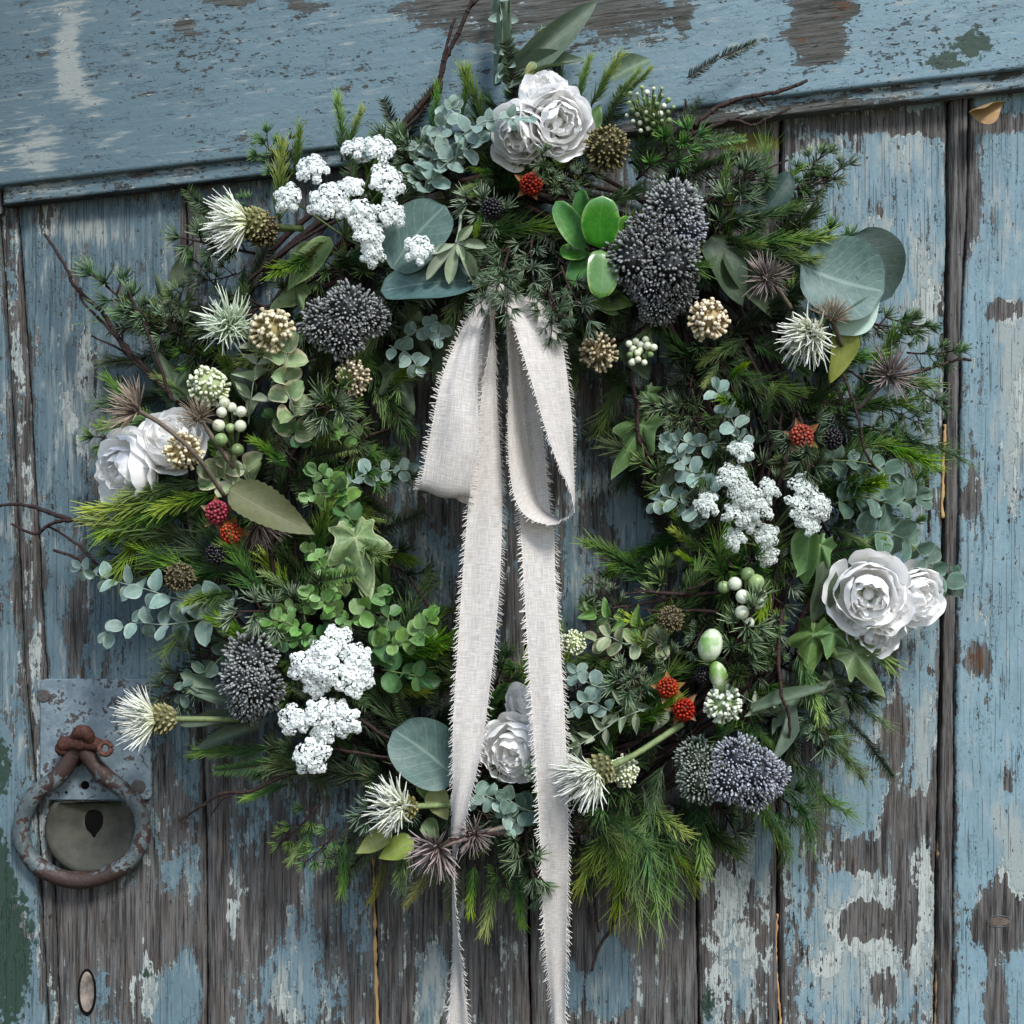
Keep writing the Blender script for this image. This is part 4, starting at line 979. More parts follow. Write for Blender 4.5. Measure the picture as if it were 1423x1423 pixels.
for p_, r0, r1, sd_ in [
    ([(260, 570, 40), (205, 515, 42), (165, 470, 40), (140, 432, 38), (105, 400, 34), (92, 372, 32), (62, 325, 28)], 3.6, 1.9, 1),
    ([(215, 530, 44), (180, 495, 42), (150, 455, 40), (115, 420, 38), (112, 400, 36)], 2.6, 1.5, 0),
    ([(200, 515, 40), (165, 485, 38), (126, 467, 36)], 2.0, 1.2, 0),
    ([(240, 560, 60), (215, 490, 62), (195, 440, 62), (178, 405, 60)], 2.6, 1.4, 0),
    ([(200, 730, 50), (130, 729, 44), (85, 718, 40), (50, 705, 36), (20, 701, 32), (-6, 704, 30)], 3.6, 1.8, 0),
    ([(130, 729, 44), (95, 723, 42), (70, 728, 38), (48, 742, 34), (15, 727, 30)], 3.0, 1.6, 0),
    ([(230, 800, 44), (140, 792, 40), (105, 775, 38), (74, 764, 34)], 2.6, 1.8, 0),
    ([(140, 792, 40), (120, 768, 38), (90, 745, 36), (65, 730, 34)], 2.2, 1.4, 0),
    ([(540, 195, 40), (580, 150, 40), (608, 115, 42), (620, 80, 42), (640, 40, 44), (656, 0, 44), (660, -20, 44)], 4.0, 2.2, 1),
    ([(612, 130, 42), (615, 85, 44), (632, 25, 44)], 2.4, 1.8, 0), ([(545, 195, 40), (590, 150, 38), (610, 110, 38)], 2.4, 1.8, 1),
    ([(930, 200, 40), (965, 172, 42), (1000, 148, 42), (1040, 134, 42), (1080, 128, 42), (1122, 112, 44)], 4.0, 2.2, 0),
    ([(950, 190, 42), (990, 176, 44), (1020, 166, 44), (1045, 175, 44), (1065, 165, 46), (1098, 150, 46)], 2.8, 1.6, 1), ([(965, 190, 42), (958, 170, 44), (953, 138, 46)], 2.2, 1.4, 0), ([(1050, 132, 42), (1062, 148, 40)], 2.2, 1.6, 0),
    ([(970, 290, 60), (1000, 265, 66), (1040, 245, 68), (1095, 222, 66)], 2.2, 1.2, 1), ([(985, 270, 60), (1010, 285, 70), (1065, 277, 72)], 1.6, 1.0, 0),
    ([(1172, 520, 70), (1185, 555, 80), (1195, 590, 82), (1203, 630, 80), (1222, 655, 74)], 2.4, 1.4, 0), ([(1180, 515, 60), (1200, 528, 66), (1215, 535, 72)], 1.8, 1.4, 0),
    ([(1230, 530, 48), (1290, 512, 48), (1330, 500, 46), (1350, 500, 46)], 2.4, 1.8, 0), ([(1285, 660, 40), (1292, 700, 40), (1290, 740, 36)], 2.8, 1.6, 1), ([(1250, 630, 50), (1290, 645, 46), (1310, 660, 44)], 2.2, 1.4, 0),
    ([(430, 1066, 60), (395, 1078, 62), (345, 1100, 60), (310, 1103, 58), (280, 1120, 54), (250, 1140, 50)], 3.0, 1.5, 0), ([(345, 1100, 60), (312, 1108, 58), (292, 1135, 52)], 2.0, 1.0, 0),
    ([(880, 1210, 40), (862, 1255, 40), (850, 1290, 38), (835, 1310, 38), (822, 1350, 36)], 2.8, 1.8, 0), ([(825, 1240, 38), (828, 1270, 36), (832, 1295, 36)], 2.0, 1.4, 0),
    ([(470, 660, 40), (500, 615, 42), (535, 600, 44), (570, 572, 46)], 2.2, 1.2, 0), ([(480, 640, 40), (510, 608, 46), (550, 594, 46)], 2.6, 1.6, 1), ([(610, 870, 40), (592, 838, 44), (568, 800, 46)], 2.6, 1.8, 0), ([(605, 850, 40), (625, 880, 44), (628, 920, 40)], 2.0, 1.4, 0),
    ([(870, 500, 50), (885, 560, 52), (888, 610, 52), (905, 640, 50), (920, 690, 46)], 3.2, 2.0, 1), ([(885, 600, 52), (905, 625, 50), (930, 660, 48)], 2.2, 1.4, 0), ([(900, 610, 50), (898, 650, 50), (892, 678, 46)], 2.2, 1.2, 0),
    ([(1020, 820, 60), (960, 828, 60), (900, 838, 56), (848, 846, 52)], 2.6, 1.6, 2), ([(960, 826, 62), (900, 822, 64), (880, 820, 62)], 3.0, 1.2, 2), ([(1000, 850, 60), (940, 848, 64), (905, 852, 64)], 2.4, 1.2, 1),
    ([(1087, 850, 78), (1082, 900, 84), (1085, 960, 88), (1095, 990, 86), (1098, 1025, 80)], 3.0, 1.6, 0), ([(1020, 790, 74), (1005, 770, 72), (1000, 755, 70)], 2.4, 1.6, 0), ([(1000, 800, 60), (970, 815, 66), (955, 820, 66)], 2.6, 1.8, 0),
    ([(780, 300, 70), (800, 330, 84), (815, 338, 88), (825, 352, 88)], 1.8, 1.2, 0), ([(700, 1160, 92), (660, 1158, 102), (620, 1172, 104), (600, 1180, 100)], 2.6, 2.2, 0),
    ([(500, 1000, 50), (530, 1020, 56), (560, 1040, 58)], 3.0, 2.0, 0), ([(460, 1040, 50), (520, 1050, 54), (560, 1055, 56)], 2.6, 1.6, 0),
]:
    twig(p_, r0, r1, None, M_bark, 'twig', sd_)

# -- eucalyptus and other leafy stems
for path, key, l0, l1, gap, wr, nm, stm in [
    ([(588, 275, 66), (598, 225, 72), (612, 180, 74), (628, 150, 74)], 'eucr', 24, 20, 15, .85, 'eucalyptus_sprig', M_sstem),
    ([(590, 270, 66), (612, 235, 76), (650, 205, 80), (665, 195, 82)], 'eucr', 26, 20, 15, .85, 'eucalyptus_sprig', M_sstem),
    ([(600, 240, 70), (640, 190, 80), (680, 168, 90), (735, 164, 104)], 'euc', 26, 15, 19, .8, 'eucalyptus_sprig', M_sstem),
    ([(585, 260, 64), (575, 220, 70), (590, 190, 70)], 'eucr', 22, 18, 14, .85, 'eucalyptus_sprig', M_sstem),
    ([(340, 830, 70), (290, 838, 74), (245, 832, 74), (200, 818, 70), (150, 805, 62), (112, 790, 56)], 'euc', 40, 18, 21, .72, 'eucalyptus_sprig', M_sstem),
    ([(330, 845, 66), (280, 860, 70), (230, 868, 70), (190, 866, 62), (150, 882, 52)], 'eucr', 44, 20, 26, .82, 'eucalyptus_sprig', M_sstem),
    ([(320, 900, 56), (290, 930, 58), (262, 945, 58), (255, 965, 54)], 'euc2', 24, 18, 18, .7, 'eucalyptus_sprig', M_gstem),
    ([(465, 690, 52), (500, 662, 56), (530, 655, 56), (575, 652, 52)], 'eucr', 22, 14, 14, .85, 'eucalyptus_sprig', M_sstem),
    ([(560, 470, 54), (590, 455, 62), (610, 450, 66), (610, 470, 70)], 'eucr', 22, 16, 14, .8, 'eucalyptus_sprig', M_sstem),
    ([(540, 480, 54), (565, 490, 60), (580, 510, 64)], 'euc', 22, 18, 15, .7, 'eucalyptus_sprig', M_sstem),
    ([(1040, 640, 66), (1020, 590, 74), (1005, 560, 76), (995, 540, 78)], 'eucr', 22, 18, 14, .85, 'eucalyptus_sprig', M_sstem),
    ([(1000, 690, 60), (965, 660, 64), (945, 640, 64), (930, 615, 60)], 'eucr', 24, 18, 14, .8, 'eucalyptus_sprig', M_sstem),
    ([(990, 720, 60), (950, 700, 62), (925, 690, 58), (910, 700, 54)], 'eucr', 26, 18, 15, .8, 'eucalyptus_sprig', M_sstem),
    ([(1000, 610, 60), (970, 620, 66), (945, 610, 66)], 'euc', 22, 16, 14, .8, 'eucalyptus_sprig', M_sstem),
    ([(1130, 640, 60), (1170, 640, 68), (1210, 645, 70), (1240, 660, 66)], 'euc2', 27, 22, 18, .8, 'eucalyptus_sprig', M_gstem),
    ([(1160, 700, 62), (1200, 690, 68), (1240, 700, 68), (1275, 690, 60)], 'euc2', 32, 26, 19, .9, 'eucalyptus_sprig', M_gstem),
    ([(1190, 740, 64), (1230, 740, 68), (1265, 755, 66), (1295, 790, 60), (1322, 815, 50)], 'euc2', 32, 22, 19, .9, 'eucalyptus_sprig', M_gstem),
    ([(1280, 800, 50), (1310, 830, 46), (1325, 800, 44)], 'euc2', 22, 18, 15, .85, 'eucalyptus_sprig', M_gstem),
    ([(640, 1110, 70), (670, 1105, 76), (700, 1120, 78), (708, 1150, 78)], 'eucr', 20, 18, 15, .85, 'eucalyptus_sprig', M_sstem),
    ([(760, 1130, 66), (730, 1125, 74), (705, 1110, 78)], 'euc2', 26, 20, 17, .85, 'eucalyptus_sprig', M_sstem),
    ([(850, 960, 60), (820, 950, 64), (800, 935, 62)], 'eucr', 26, 18, 15, .8, 'eucalyptus_sprig', M_sstem),
    ([(850, 990, 62), (820, 975, 66), (800, 985, 66)], 'euc', 24, 18, 15, .7, 'eucalyptus_sprig', M_sstem),
    ([(690, -40, 40), (697, 20, 46), (706, 60, 50), (700, 100, 56)], 'euc', 18, 22, 26, .6, 'eucalyptus_sprig', M_sstem),
    ([(500, 610, 60), (475, 598, 68), (455, 590, 72)], 'box', 20, 17, 13, 1.0, 'green_leaf_sprig', M_gstem),
    ([(440, 620, 66), (410, 600, 72), (380, 580, 74)], 'box2', 22, 18, 14, .9, 'green_leaf_sprig', M_gstem),
    ([(485, 700, 62), (465, 670, 70), (440, 655, 76)], 'box', 24, 20, 13, 1.0, 'green_leaf_sprig', M_gstem),
    ([(480, 700, 62), (455, 685, 72), (428, 690, 76)], 'box', 20, 17, 12, 1.0, 'green_leaf_sprig', M_gstem),
    ([(500, 740, 60), (485, 720, 66), (465, 700, 70), (470, 680, 72)], 'box2', 26, 22, 15, .9, 'green_leaf_sprig', M_gstem),
    ([(480, 830, 66), (455, 800, 72), (440, 775, 74), (430, 765, 74)], 'box', 20, 16, 12, 1.0, 'green_leaf_sprig', M_gstem),
    ([(480, 860, 68), (460, 845, 76), (445, 830, 80), (430, 825, 80)], 'box', 22, 18, 12, 1.0, 'green_leaf_sprig', M_gstem),
    ([(440, 900, 66), (415, 875, 76), (390, 862, 80), (365, 862, 80)], 'box', 19, 17, 11, 1.0, 'green_leaf_sprig', M_gstem),
    ([(470, 880, 66), (430, 885, 74), (400, 890, 78), (380, 880, 78)], 'box2', 21, 18, 13, 1.0, 'green_leaf_sprig', M_gstem),
    ([(460, 850, 66), (420, 840, 74), (390, 850, 76)], 'box', 19, 16, 12, 1.0, 'green_leaf_sprig', M_gstem),
    ([(470, 870, 60), (500, 855, 66), (515, 830, 66), (530, 825, 62)], 'box', 26, 20, 14, .9, 'green_leaf_sprig', M_gstem),
    ([(520, 900, 56), (550, 895, 62), (575, 885, 66), (598, 862, 66)], 'box', 34, 24, 17, .8, 'green_leaf_sprig', M_gstem),
    ([(530, 930, 54), (555, 935, 60), (585, 940, 60)], 'box2', 36, 30, 20, .85, 'green_leaf_sprig', M_gstem),
    ([(500, 920, 54), (530, 890, 60), (540, 850, 60), (525, 830, 58)], 'box2', 30, 24, 18, .85, 'green_leaf_sprig', M_gstem),
    ([(930, 900, 56), (900, 890, 62), (870, 895, 66), (845, 885, 66), (815, 895, 62)], 'cream', 30, 20, 20, .62, 'pale_leaf_sprig', M_sstem),
    ([(920, 880, 52), (880, 870, 56), (850, 860, 56), (825, 852, 52)], 'green', 30, 24, 22, .5, 'green_leaf_sprig', M_gstem),
    ([(940, 985, 62), (900, 985, 72), (860, 1000, 78), (830, 1020, 80), (805, 1035, 82)], 'sageo', 36, 24, 24, .38, 'sage_sprig', M_sstem),
    ([(900, 960, 60), (870, 980, 66), (850, 1000, 70)], 'sageo', 34, 26, 20, .42, 'sage_sprig', M_sstem),
    ([(345, 590, 66), (350, 545, 76), (357, 500, 80), (352, 480, 82)], 'sageo', 34, 26, 24, .42, 'sage_sprig', M_sstem),
    ([(410, 610, 66), (408, 570, 80), (395, 530, 84), (398, 490, 86)], 'cream', 30, 34, 25, .95, 'pale_leaf_sprig', M_sstem),
    ([(350, 690, 60), (320, 670, 72), (300, 660, 76)], 'cream', 34, 30, 22, .9, 'pale_leaf_sprig', M_sstem),
    ([(350, 680, 60), (340, 650, 72), (320, 640, 76)], 'cream', 34, 26, 22, .8, 'pale_leaf_sprig', M_sstem),
    ([(1090, 1000, 60), (1060, 985, 72), (1020, 960, 74)], 'sageo', 28, 22, 20, .4, 'sage_sprig', M_sstem),
]:
    sprig(nm, key, path, l0, l1, gap, wr, stm)
# thin dark fern fronds
for b_, t_ in (((955, 108, 42), (1010, 76, 42)), ((1000, 80, 42), (1062, 58, 40)), ((1175, 1000, 52), (1215, 1040, 50)), ((1205, 1030, 50), (1246, 1092, 44)), ((960, 195, 48), (1030, 185, 46))):
    con2('flat', b_, t_)

# -- single leaves
for a in [
    ('blade', (698, 112, 56), (832, 2, 48), 46, (.2, -.2, 1), 'long grey-green strap leaf reaching up at the top'), ('blade', (712, 108, 54), (812, 78, 50), 30, (0, .4, 1)), ('blade', (686, 120, 48), (690, -30, 40), 16, (.6, 0, 1)), ('blade', (716, 120, 48), (706, -30, 40), 14, (-.6, 0, 1)), ('blade', (850, 110, 40), (905, 80, 38), 34, (0, .3, 1)),
    ('dollar', (543, 372, 76), (617, 284, 82), 92, (-.2, .25, 1), 'blue-green round leaf beside the white florets'), ('dollar', (664, 388, 82), (528, 398, 84), 66, (0, .45, 1), 'wide blue-green leaf to the left of the ribbon knot'),
    ('dollar', (1112, 370, 74), (1232, 402, 76), 122, (.1, .15, 1), 'largest round blue-green leaf at the right edge'), ('dolld', (1180, 330, 58), (1250, 405, 56), 100, (.5, .1, 1)), ('mint', (1158, 462, 70), (1226, 412, 70), 48, (.2, -.5, 1), 'pale mint leaf under the large round leaf'),
    ('lime', (1174, 452, 66), (1158, 532, 66), 44, (.3, 0, 1)), ('dolld', (1062, 300, 56), (1100, 238, 58), 36, (.4, .2, 1)), ('dolld', (1000, 288, 54), (1068, 278, 60), 42, (0, .5, 1)), ('dull', (988, 328, 64), (1036, 425, 68), 58, (.2, .2, 1)), ('dull', (1010, 345, 62), (1075, 440, 62), 40, (-.2, .2, 1)),
    ('dollar', (636, 1082, 82), (548, 1014, 86), 92, (-.1, .2, 1), 'blue-green leaf tucked behind the left ribbon tail'),
    ('tan', (318, 680, 90), (438, 740, 92), 58, (.1, .35, 1), 'large olive-tan toothed leaf above the red berries'), ('dull', (330, 510, 60), (345, 560, 66), 30),
    ('ivyv', (488, 722, 72), (515, 835, 74), 100, (.15, .1, 1), 'variegated ivy leaf beside the hole of the wreath'), ('ivyv', (470, 760, 66), (465, 810, 66), 60, (-.3, 0, 1)), ('ivyd', (545, 500, 50), (575, 575, 52), 70, (.2, 0, 1)), ('ivy', (905, 570, 50), (848, 665, 52), 74, (-.3, .2, 1), 'green ivy leaf hanging inside the ring on the right'), ('ivy', (895, 540, 50), (920, 565, 50), 40), ('ivyd', (560, 430, 50), (600, 500, 50), 60),
    ('green', (1128, 735, 74), (1112, 815, 76), 42, (-.5, 0, 1)), ('ivy', (1150, 745, 70), (1108, 800, 74), 54, (-.3, .3, 1)), ('dull', (1145, 780, 72), (1135, 875, 72), 42, (.3, 0, 1)), ('ivy', (1135, 860, 68), (1115, 955, 70), 78, (-.2, .3, 1), 'broad green ivy leaf below the right-hand roses'), ('ivy', (1160, 870, 72), (1150, 915, 76), 56, (.2, .2, 1)), ('ivy', (1175, 890, 68), (1235, 970, 64), 74, (.3, .2, 1)), ('ivyd', (1150, 930, 60), (1180, 1000, 58), 70),
    ('ivy', (420, 390, 56), (375, 430, 60), 66, (-.3, .3, 1)), ('green', (460, 330, 58), (395, 405, 66), 44, (-.3, .2, 1)), ('green', (440, 350, 56), (405, 350, 62), 30), ('ivyd', (240, 440, 42), (215, 380, 42), 50), ('ivyd', (250, 560, 42), (210, 480, 42), 70), ('dull', (245, 400, 40), (265, 345, 40), 30),
    ('lime', (545, 1160, 80), (492, 1184, 82), 30, (0, .6, 1)), ('lime', (575, 1168, 80), (525, 1192, 84), 34, (0, .3, 1)), ('lime', (600, 1095, 76), (622, 1140, 80), 34, (.2, 0, 1)), ('green', (590, 1080, 70), (605, 1120, 74), 34), ('green', (590, 1140, 70), (610, 1165, 72), 26),
    ('blade', (1045, 986, 76), (1150, 954, 84), 24, (0, .8, 1)), ('blade', (1098, 980, 74), (1076, 1060, 82), 26, (.3, 0, 1), 'grey-green strap leaf beside the dark seed heads'), ('blade', (1110, 960, 66), (1080, 1010, 72), 22),
    ('blade', (345, 1002, 66), (248, 1006, 64), 26, (0, .5, 1)), ('blade', (340, 985, 64), (255, 955, 62), 20, (0, .4, 1)), ('blade', (360, 1010, 60), (270, 1040, 58), 26, (0, .6, 1)), ('blade', (300, 960, 60), (250, 935, 60), 24),
    ('succ', (833, 345, 92), (837, 272, 100), 54, (.1, 0, 1), 'bright green fleshy leaf, upper of a pair'), ('succ', (836, 347, 92), (834, 414, 98), 46, (.25, 0, 1), 'pale shiny fleshy leaf, lower of a pair'), ('succ', (815, 345, 86), (772, 280, 94), 36, (-.5, .2, 1)), ('succ', (820, 340, 84), (806, 262, 92), 34, (-.9, 0, 1)), ('succ', (815, 350, 76), (778, 352, 82), 32, (-.4, .5, 1)), ('succ', (818, 350, 76), (795, 395, 82), 38, (-.6, 0, 1)), ('succ', (845, 350, 76), (875, 300, 80), 30, (.7, 0, 1)), ('green', (825, 410, 74), (880, 425, 76), 34, (0, -.3, 1)),
    ('green', (820, 420, 70), (860, 432, 76), 28, (0, .5, 1)), ('cream', (735, 105, 60), (742, 85, 62), 14), ('lime', (735, 110, 62), (738, 88, 64), 12), ('green', (820, 180, 60), (835, 145, 62), 24), ('dull', (870, 470, 60), (900, 530, 58), 36), ('dull', (640, 460, 50), (600, 530, 50), 40), ('dull', (930, 640, 52), (918, 690, 50), 30),
]:
    hero_leaf(a[0], a[1], a[2], a[3], a[4] if len(a) > 4 else (rnd(-.3, .3), rnd(-.2, .4), 1), a[5] if len(a) > 5 else None)
# lobed felted leaf near the ribbon knot
B0 = (634, 338, 84)
mb = MB(); tube(mb, smooth_path([P(640, 300, 70), P(638, 322, 80), P(*B0)], 4), .0011, 6)
st = ob('felted_leaf', mb.mesh('felted_leaf', M_sstem), wreath, None, 'pale grey-green lobed leaf beside the ribbon knot')
for tx, ty, w in ((592, 388, 14), (624, 394, 15), (664, 392, 15), (676, 342, 12), (602, 352, 11), (655, 314, 12), (645, 360, 10)):
    T = P(tx, ty, 90) - P(*B0)
    ob('lobe', random.choice(LV['sage']), st, fr(P(*B0), T, (rnd(-.3, .3), .2, 1), (w * S * 1.1, T.length, T.length)))

# -- white peonies: nested cupped petals
def petal_mesh(th0, th1, wid, flare, ruf, seed):
    rr = random.Random(seed); ph = [rr.uniform(0, 6.28) for _ in range(6)]
    nu, nv = 12, 12; vs_, ts, ss, fs = [], [], [], []
    notch = rr.uniform(.0, .12)
    for i in range(nu + 1):
        u = i / nu
        w = wid * (0.22 + 0.78 * math.sin(min(1, u * 1.25) * math.pi / 2)) * (1 if u < .8 else 1 - ((u - .8) / .2) ** 2 * .25)
        for j in range(nv + 1):
            v = 2 * j / nv - 1
            uu = u * (1 - .20 * v * v - notch * math.exp(-(v / .25) ** 2)) if u > .5 else u * (1 - (.20 * v * v + notch * math.exp(-(v / .25) ** 2)) * u * 2)
            th = th0 + (th1 - th0) * uu
            az = w * v
            r = 1 + flare * u ** 3 + ruf * u * u * (math.sin(5 * v + ph[0]) + .6 * math.sin(9 * v + ph[1] + 2 * u)) * .6 + ruf * .5 * math.sin(7 * u + ph[2]) * u
            z = -r * math.cos(th); rho = r * math.sin(th)
            # keep the base together under the bloom
            vs_.append((rho * math.cos(az), rho * math.sin(az), z)); ts.append(u); ss.append(v)
    for i in range(nu):
        for j in range(nv):
            a = i * (nv + 1) + j
            fs.append((a, a + 1, a + nv + 2, a + nv + 1))
    mb = MB(); mb.add(vs_, fs, ts, ss)
    return mb.mesh('petal', M_petal)
PET = {
    'out': [petal_mesh(.3, 1.62, .74, .20, .045, i) for i in range(4)],
    'mid': [petal_mesh(.3, 2.0, .86, .06, .07, i + 10) for i in range(5)],
    'in': [petal_mesh(.4, 2.3, .95, .0, .11, i + 20) for i in range(5)],
    'core': [petal_mesh(.5, 2.5, 1.05, -.05, .20, i + 30) for i in range(4)],
}
def peony(px, py, d, r, face, label=None, open_=1.0, full=1.0):
    rad = sz(r, d)
    mb = MB(); ball(mb, V(0, 0, -.85), .28, 10, 6)
    hb = MB(); ball(hb, V(0, 0, -.25), .16, 10, 7, .9, V(0, 0, 1), 1.6)
    tube(mb, [V(0, 0, -.9), V(0, 0, -2.0)], .09, 6)
    o = ob('peony', mb.mesh('peony', M_gstem), wreath, fz(P(px, py, d), face, rnd(0, 6), (rad, rad, rad * .92)), label)
    ob('heart', hb.mesh('heart', M_petal), o)
    for key, n, s_, lean in (('out', 6, 1.0, .08 * open_), ('mid', 6, .90, .05 * open_), ('mid', 4, .74, .05), ('in', 4, .60, .08), ('core', 4, .46, .10), ('core', 3, .30, .12)):
        for k in range(int(n * full)):
            a = 2 * math.pi * (k + rnd(-.3, .3)) / n + s_ * 9
            M_ = Matrix.Rotation(a, 4, 'Z') @ Matrix.Rotation(rnd(-.26, .22) + lean, 4, 'Y') @ Matrix.Rotation(rnd(-.22, .22), 4, 'X') @ Matrix.Rotation(rnd(-.3, .3), 4, 'Z') @ Matrix.Diagonal((s_ * rnd(.88, 1.08), s_ * rnd(.85, 1.12), s_ * rnd(.85, 1.12), 1))
            jt = .10 * (1 - s_)
            ob('petal', random.choice(PET[key]), o, Matrix.Translation((rnd(-jt, jt), rnd(-jt, jt), -.10 + .22 * (1 - s_))) @ M_)
    return o
peony(778, 168, 88, 47, (.25, -.1, 1), 'largest white peony of the three at the top')
peony(754, 122, 80, 36, (-.2, .7, 1), 'small white peony at the very top of the wreath')
peony(720, 190, 82, 42, (-.35, -.55, 1), 'white peony facing down beside the silver leaves at the top')
peony(166, 655, 74, 52, (-.7, -.1, .9), 'white peony standing farthest out on the left')
peony(240, 604, 76, 46, (.1, .7, .9), 'white peony half hidden by a dry seed head on the left')
peony(1209, 828, 84, 52, (-.05, -.15, 1), 'largest white peony on the right, seen face on')
peony(1280, 826, 70, 42, (.5, .1, 1), 'white peony at the far right edge of the wreath')
peony(1218, 880, 70, 42, (.1, -.8, .8), 'white peony facing down below the largest right-hand one')
peony(712, 1046, 74, 46, (-.3, -.2, 1), 'white peony showing between the two ribbon tails')
peony(738, 972, 62, 34, (-.1, .7, .8), 'white peony mostly hidden behind the right ribbon tail')

# -- umbels of white florets
def floret_head(mat, seed, flat=.5):
    rr = random.Random(seed); mb = MB()
    cl = []
    for i in range(13):
        f = math.sqrt((i + .4) / 13); a = i * 2.39996 + rr.uniform(-.25, .25)
        cl.append((V(f * .86 * math.cos(a), f * .86 * math.sin(a), flat * math.sqrt(max(0, 1 - f * f * .9)) + rr.uniform(-.10, .10)), rr.uniform(.24, .33)))
    for (k, kr) in cl:
        tube(mb, [V(0, 0, -.8), V(k.x * .5, k.y * .5, -.15), k - V(0, 0, kr * .6)], [.03, .022, .02], 3, 0, .1, False)
        kn = V(k.x * .9, k.y * .9, .8).normalized()
        m = rr.randint(13, 17)
        for i in range(m):
            z = 1 - (i + .5) / m * 1.15; a = i * 2.39996; r = math.sqrt(max(0, 1 - z * z))
            q = kn.to_track_quat('Z', 'Y')
            n0 = q @ V(r * math.cos(a), r * math.sin(a), z)
            c = k + n0 * kr * rr.uniform(.75, 1.12)
            n = (n0 + kn * .5 + V(rr.uniform(-.3, .3), rr.uniform(-.3, .3), rr.uniform(-.2, .3))).normalized()
            u = perp(n); b = n.cross(u); pr = rr.uniform(.085, .145); tint = rr.random(); whiteness = rr.uniform(.75, 1); q0 = rr.uniform(0, 6)  # random tint and whiteness for each floret
            for j in range(5):
                w = q0 + j * 1.2566
                d = u * math.cos(w) + b * math.sin(w); e = n.cross(d)
                mb.add([c + n * .0, c + d * pr * .6 + e * pr * .5 + n * .035, c + d * pr + n * rr.uniform(-.02, .05), c + d * pr * .6 - e * pr * .5 + n * .035], [(0, 3, 2, 1)], [whiteness * .45, whiteness, whiteness, whiteness], tint)
            ball(mb, c + n * .03, pr * .28, 4, 3, whiteness, w=tint)
    return mb.mesh('floret_head', mat, False)
FH = [floret_head(M_umb, i) for i in range(3)]; FHG = [floret_head(M_umbg, i + 5, .65) for i in range(3)]
def umbel(heads, root, meshes, label, d0=84, name='umbel_flower'):
    mb = MB()
    for (x, y, r, d) in heads:
        tube(mb, smooth_path([P(*root), P((x + root[0]) / 2, (y + root[1]) / 2, (root[2] + d) / 2 - 4), P(x, y, d - 8)], 4), [.0007] * 9, 5)
    o = ob(name, mb.mesh(name, M_gstem), wreath, None, label)
    for (x, y, r, d) in heads:
        f = V((x - root[0]) / 160, -(y - root[1]) / 160, 1) + V(rnd(-.25, .25), rnd(-.25, .25), 0)
        ob('floret_head', random.choice(meshes), o, fz(P(x, y, d), f, rnd(0, 6), (sz(r, d), sz(r, d), sz(r, d))))
    return o
umbel([(495, 212, 20, 82), (526, 210, 22, 84), (535, 256, 27, 88), (436, 240, 23, 84), (403, 277, 22, 80), (455, 283, 27, 88), (488, 264, 19, 88), (500, 300, 24, 92), (540, 298, 22, 90), (513, 328, 22, 92), (517, 352, 19, 90), (478, 292, 18, 88)], (480, 330, 50), FH, 'snow-white floret cluster at upper left, of many round heads')
umbel([(581, 351, 22, 92)], (560, 380, 60), FH, 'single small white floret head on the round leaf')
umbel([(468, 893, 24, 84), (495, 915, 22, 86), (425, 925, 24, 86), (455, 930, 27, 90), (490, 945, 26, 88), (440, 950, 20, 86), (505, 940, 16, 86), (450, 905, 20, 88)], (455, 960, 50), FH, 'snow-white floret cluster at lower left, upper of two')
umbel([(412, 1000, 23, 86), (445, 992, 23, 88), (480, 1000, 24, 86), (450, 1018, 18, 86), (433, 1050, 27, 86), (470, 985, 16, 86)], (455, 980, 50), FH, 'snow-white floret cluster at lower left, lower of two')
umbel([(1030, 632, 18, 84), (1018, 668, 22, 86), (1033, 690, 22, 88), (983, 704, 19, 84), (1066, 684, 17, 86), (1114, 682, 22, 84), (1135, 706, 20, 86), (1105, 705, 20, 88), (1122, 730, 18, 86), (1022, 716, 20, 86), (1055, 710, 21, 86), (1022, 750, 17, 82), (1065, 745, 18, 80), (1065, 772, 16, 76), (1042, 725, 16, 84)], (1055, 760, 45), FHG, 'greyish white floret cluster on the right side of the wreath')

# -- dark seed heads made of many small buds
def bud_dome(mat, seed, n=235, el=1.0):
    rr = random.Random(seed); mb = MB()
    for i in range(n):
        z = 1 - (i + .5) / n * 1.25; a = i * 2.39996
        r = math.sqrt(max(0, 1 - z * z))
        d = (V(r * math.cos(a), r * math.sin(a), z) + V(rr.uniform(-.08, .08), rr.uniform(-.08, .08), rr.uniform(-.08, .08))).normalized()
        ln = rr.uniform(.17, .24)
        c = V(d.x, d.y, d.z * .82) * (rr.uniform(.70, .98) + .09 * math.sin(3 * d.x + seed) * math.cos(4 * d.y + seed * 2)); d = (d + V(rr.uniform(-.3, .3), rr.uniform(-.3, .3), rr.uniform(-.2, .3))).normalized()
        ball(mb, c, (.034 + .026 * rr.random()), 6, 5, 0.1, d, ln / .10, rr.random(), .9)
    ball(mb, V(0, 0, 0), .62, 10, 8, 0.0, w=.0)
    return mb.mesh('seed_dome', mat)
BD = [bud_dome(M_sed, i) for i in range(3)]; BDB = [bud_dome(M_sedb, i + 4) for i in range(3)]; BDG = [bud_dome(M_sedg, 8)]
def seedhead(domes, root, label):
    mb = MB()
    for (x, y, r, d, f, m) in domes:
        tube(mb, smooth_path([P(*root), P((x + root[0]) / 2, (y + root[1]) / 2, d * .6), P(x, y, d)], 4), .0012, 5)
    o = ob('seed_head', mb.mesh('seed_head', M_gstem), wreath, None, label)
    for (x, y, r, d, f, m) in domes:
        ob('seed_dome', random.choice(m), o, fz(P(x, y, d), f, rnd(0, 6), sz(r, d)))
